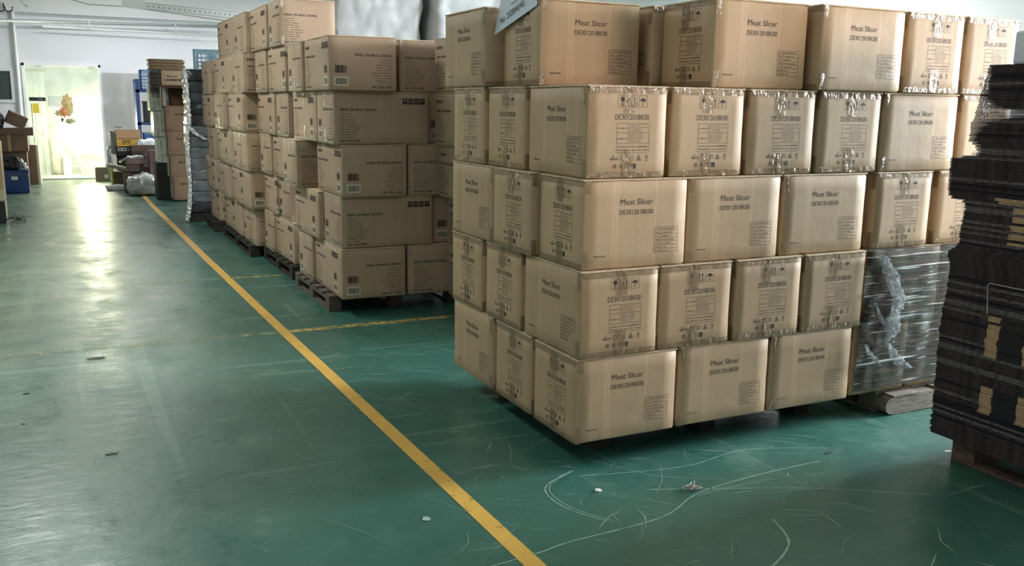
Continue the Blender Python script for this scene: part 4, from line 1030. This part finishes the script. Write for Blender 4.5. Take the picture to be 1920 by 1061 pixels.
# ================================================================== clutter right of the door
def open_box(loc, dx, dy, dz, label, m, flaps=True, rz=0, sticker=None, name='open_carton', group=None):
    t = empty(name, loc, rz, label, 'box', group); w_ = .010
    bm = bmesh.new(); box(bm, 0, 0, 0, dx, dy, w_); box(bm, 0, 0, w_, w_, dy, dz); box(bm, dx - w_, 0, w_, dx, dy, dz); box(bm, w_, 0, w_, dx - w_, w_, dz); box(bm, w_, dy - w_, w_, dx - w_, dy, dz)
    fin(bm, 'carton_body', t, m)
    if flaps:
        for s in (-1, 1):
            bm = bmesh.new(); x = 0 if s < 0 else dx; box(bm, x - (.14 if s < 0 else 0), 0, dz - .006, x + (0 if s < 0 else .14), dy, dz, rot=Matrix.Rotation(s * .6, 3, 'Y'), org=(x, 0, dz)); fin(bm, 'flap', t, m)
        bm = bmesh.new(); box(bm, 0, -.12, dz - .006, dx, 0, dz, rot=Matrix.Rotation(.9, 3, 'X'), org=(0, 0, dz)); fin(bm, 'flap', t, m)
    if sticker: bx('sticker', (sticker[0], -.004, sticker[1], sticker[2], -.001, sticker[3]), mat('sticker_grey', (.55, .53, .50), .5), t)
    return t
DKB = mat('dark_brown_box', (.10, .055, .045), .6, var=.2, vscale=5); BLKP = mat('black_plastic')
open_box((-1.44, 17.1, 0), .34, .30, .27, 'small olive brown open box at the right foot of the door', mat('olive_box', (.16, .13, .08), .6), False, sticker=(.16, .06, .26, .14))
t = empty('steel_canister', (-1.16, 16.9, 0), 0, 'slim steel canister standing behind the small olive box', 'canister')
bm = bmesh.new(); lathe(bm, [(.001, 0), (.055, 0), (.055, .62), (.045, .68), (.025, .70), (.001, .70)]); fin(bm, 'canister_body', t, SM); bx('handle', (-.02, -.06, .70, .02, .06, .72), BLKP, t)
t = empty('black_case', (-1.10, 15.4, 0), 0, 'large black case at the bottom of the clutter heap', 'case')
bm = gridbox(.62, .5, .60, 4, 4, 4, .02); fin(bm, 'case_body', t, BLKP, True); bx('case_lid', (-.01, -.01, .58, .63, .51, .62), BLKP, t); bx('front_panel', (.06, -.012, .12, .56, 0, .50), mat('dark_panel', (.05, .045, .05), .4), t)
t = empty('adapter_box', (-1.12, 15.2, .62), 0, 'black box with round sockets on a grey plate under orange carton', 'device')
bx('device_body', (0, 0, 0, .30, .3, .17), BLKP, t, .01); bx('socket_plate', (.04, -.008, .09, .24, -.001, .15), mat('socket_plate', (.5, .5, .5), .4), t)
for k in range(3):
    bm = bmesh.new(); tube(bm, [(.075 + k * .065, -.009, .12), (.075 + k * .065, -.014, .12)], .018, 10); fin(bm, 'socket', t, BLKP)
t = empty('black_carton', (-.80, 15.2, .62), 0, 'plain black box right of the socket device', 'box'); bx('carton_body', (0, 0, 0, .26, .3, .17), BLKP, t, .01); bx('lid', (-.004, -.004, .13, .264, .304, .175), BLKP, t)
t = empty('orange_carton', (-1.10, 15.1, .80), 0, 'orange and tan carton with open flap on top of the clutter heap', 'box')
bx('carton_body', (0, 0, 0, .42, .32, .30), mat('orange_card', (.62, .34, .05), .5), t, .006)
bm = bmesh.new(); box(bm, 0, -.010, .145, .42, -.002, .31, rot=Matrix.Rotation(.06, 3, 'X'), org=(0, 0, .31)); fin(bm, 'flap', t, mat('kraft_peach', (.50, .30, .17), .6))
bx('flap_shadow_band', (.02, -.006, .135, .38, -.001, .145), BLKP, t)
p = Print()
for c in (.13, .21): arc(p, c, .085, .026, 0, 2 * PI, .014, 10)
p.tiny(.06, .03, .3, .014); o = link('printing', p.mesh('printing', 'front', eps=.004), t)
t = empty('grey_bag', (-1.20, 15.3, .64), 0, 'grey plastic bag hanging left of the orange carton', 'bag'); bm = gridbox(.14, .2, .46, 4, 5, 8, .04); crumple(bm, .03, 7, 4); fin(bm, 'bag_body', t, mat('grey_plastic_bag', (.35, .35, .33), .3, bump=.7, bscale=12), True)
bm = bmesh.new(); tube(bm, [(.04, .1, .42), (.10, .06, .52), (.22, .03, .50)], .018, 6); fin(bm, 'bag_handle', t, mat('grey_plastic_bag'))
open_box((-.98, 14.5, .37), .50, .4, .24, 'dark brown open box with a grey sticker on the clutter heap', DKB, True, sticker=(.28, .09, .40, .17))
open_box((-.86, 15.05, .60), .48, .4, .22, 'dark brown open box behind the stickered one', DKB, False)
t = empty('white_wrap', (-.78, 15.1, .80), 0, 'white torn wrapping sticking out of the rear brown box', 'wrapping'); bm = gridbox(.36, .25, .12, 8, 5, 3, .03); crumple(bm, .06, 6, 8); fin(bm, 'wrap_sheet', t, mat('white_wrap', (.75, .75, .78), .5), True)
t = empty('white_wrap', (-.96, 14.55, .59), 0, 'white paper lying in the stickered brown box', 'wrapping'); bm = gridbox(.26, .2, .06, 6, 5, 2, .02); crumple(bm, .04, 8, 3); fin(bm, 'wrap_sheet', t, mat('white_wrap'), True)
open_box((-1.05, 14.3, 0), .40, .45, .36, 'brown carton holding up the stickered box', DKB, False)
t = empty('yellow_box', (-1.23, 15.0, 0), 0, 'yellow edged dark box left of the brown cartons', 'box'); bx('box_body', (.03, 0, 0, .34, .4, .34), mat('dark_olive', (.07, .06, .03), .6), t); bx('yellow_edge', (0, -.004, 0, .03, .4, .42), mat('yellow_edge', (.55, .38, .04), .5), t)
t = empty('paper_roll', (-1.30, 14.85, .40), .3, 'beige cardboard roll lying on the yellow edged box', 'roll'); bm = bmesh.new(); tube(bm, [(0, 0, .08), (.38, .0, -.02)], .04, 10); fin(bm, 'roll_body', t, mat('beige_roll', (.50, .46, .34), .6))
PB = mat('clear_bag_plastic', (.50, .52, .52), .22, bump=.8, bscale=14, var=.25, vscale=6, spec=.8)
t = empty('plastic_bag', (-1.01, 13.7, 0), 0, 'big crumpled clear plastic bag on the floor before the brown cartons', 'bag')
bm = gridbox(.56, .42, .34, 12, 8, 8, .10); crumple(bm, .07, 5, 12); [setattr(v.co, 'z', max(.004, v.co.z)) for v in bm.verts]; fin(bm, 'bag_body', t, PB, True)
t = empty('plastic_bag', (-1.33, 14.9, 0), 0, 'small flat white plastic bag on the floor left of the big one', 'bag')
bm = gridbox(.34, .25, .10, 8, 6, 3, .04); crumple(bm, .04, 6, 15); [setattr(v.co, 'z', max(.004, v.co.z)) for v in bm.verts]; fin(bm, 'bag_body', t, mat('white_bag', (.66, .67, .68), .4, bump=.5, bscale=14), True)
t = empty('small_box_stack', (-.62, 13.75, 0), 0, 'dark brown carton in shadow between the heap and leaning pile', 'box'); bx('carton_body', (0, .5, 0, .22, .9, .75), DKB, t, .01); bx('lid', (-.005, .495, .70, .225, .905, .755), DKB, t)

# ================================================================== clutter left of the door
t = empty('blue_tub', (-3.05, 14.8, 0), 0, 'dark blue plastic tub with black bags left of the door', 'tub')
bm = gridbox(.47, .42, .40, 3, 3, 3, .02); fin(bm, 'tub_body', t, BLUED, True); bx('tub_rim', (-.012, -.012, .37, .482, .432, .405), BLUED, t); bx('sticker', (.20, -.004, .24, .30, 0, .30), mat('white_card', (.85, .85, .8), .6), t)
t = empty('black_bag', (-3.0, 14.85, .40), 0, 'black crumpled bag heaped in the blue tub', 'bag'); bm = gridbox(.34, .3, .24, 8, 6, 5, .07); crumple(bm, .06, 8, 6); fin(bm, 'bag_body', t, mat('black_bag', (.02, .02, .022), .3, bump=.8, bscale=20), True)
t = empty('clear_bag', (-2.74, 14.86, .40), 0, 'small clear plastic wrap in the right end of blue tub', 'bag'); bm = gridbox(.14, .2, .12, 5, 5, 4, .03); crumple(bm, .04, 10, 7); fin(bm, 'bag_body', t, PB, True)
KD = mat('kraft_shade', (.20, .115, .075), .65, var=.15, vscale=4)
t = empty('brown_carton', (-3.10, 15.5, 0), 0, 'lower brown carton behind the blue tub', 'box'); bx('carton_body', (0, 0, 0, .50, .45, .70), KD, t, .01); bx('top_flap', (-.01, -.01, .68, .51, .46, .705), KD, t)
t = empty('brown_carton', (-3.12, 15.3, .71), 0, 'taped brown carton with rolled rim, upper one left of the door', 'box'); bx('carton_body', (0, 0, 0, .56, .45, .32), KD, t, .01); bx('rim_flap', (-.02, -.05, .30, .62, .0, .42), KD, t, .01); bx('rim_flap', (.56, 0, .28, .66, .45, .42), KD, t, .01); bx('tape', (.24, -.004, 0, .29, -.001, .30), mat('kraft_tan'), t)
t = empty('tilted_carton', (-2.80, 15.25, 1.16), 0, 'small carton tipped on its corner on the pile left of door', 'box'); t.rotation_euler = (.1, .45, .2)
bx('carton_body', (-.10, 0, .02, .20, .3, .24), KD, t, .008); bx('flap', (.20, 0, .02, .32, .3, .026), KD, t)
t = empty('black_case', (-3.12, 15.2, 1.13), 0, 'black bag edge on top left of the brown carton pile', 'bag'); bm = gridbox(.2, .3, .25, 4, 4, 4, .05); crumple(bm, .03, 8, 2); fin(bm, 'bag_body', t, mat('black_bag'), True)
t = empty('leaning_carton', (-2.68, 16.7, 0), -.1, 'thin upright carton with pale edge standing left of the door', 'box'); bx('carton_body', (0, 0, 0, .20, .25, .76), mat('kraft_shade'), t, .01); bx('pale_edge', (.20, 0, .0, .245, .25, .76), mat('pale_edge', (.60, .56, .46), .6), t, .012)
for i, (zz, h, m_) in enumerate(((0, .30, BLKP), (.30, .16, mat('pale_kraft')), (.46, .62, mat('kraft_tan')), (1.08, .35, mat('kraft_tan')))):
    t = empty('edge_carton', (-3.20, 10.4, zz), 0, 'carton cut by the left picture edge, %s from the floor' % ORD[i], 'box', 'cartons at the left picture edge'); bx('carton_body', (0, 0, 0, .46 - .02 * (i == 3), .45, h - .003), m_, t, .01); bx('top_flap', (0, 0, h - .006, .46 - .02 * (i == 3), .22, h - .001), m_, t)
t = empty('wire_tangle', (-2.66, 10.15, 0), 0, 'tangle of thin wire on the floor by left edge cartons', 'wire'); bm = bmesh.new(); r2 = random.Random(8)
pts = [(-.06, 0, .01)]
for k in range(44): pts.append((min(.14, max(-.1, pts[-1][0] + r2.gauss(.002, .05))), min(.5, max(-.3, pts[-1][1] + r2.gauss(0, .12))), abs(r2.gauss(.03, .02)) + .004))
tube(bm, pts, .004, 4); fin(bm, 'wire', t, DK)
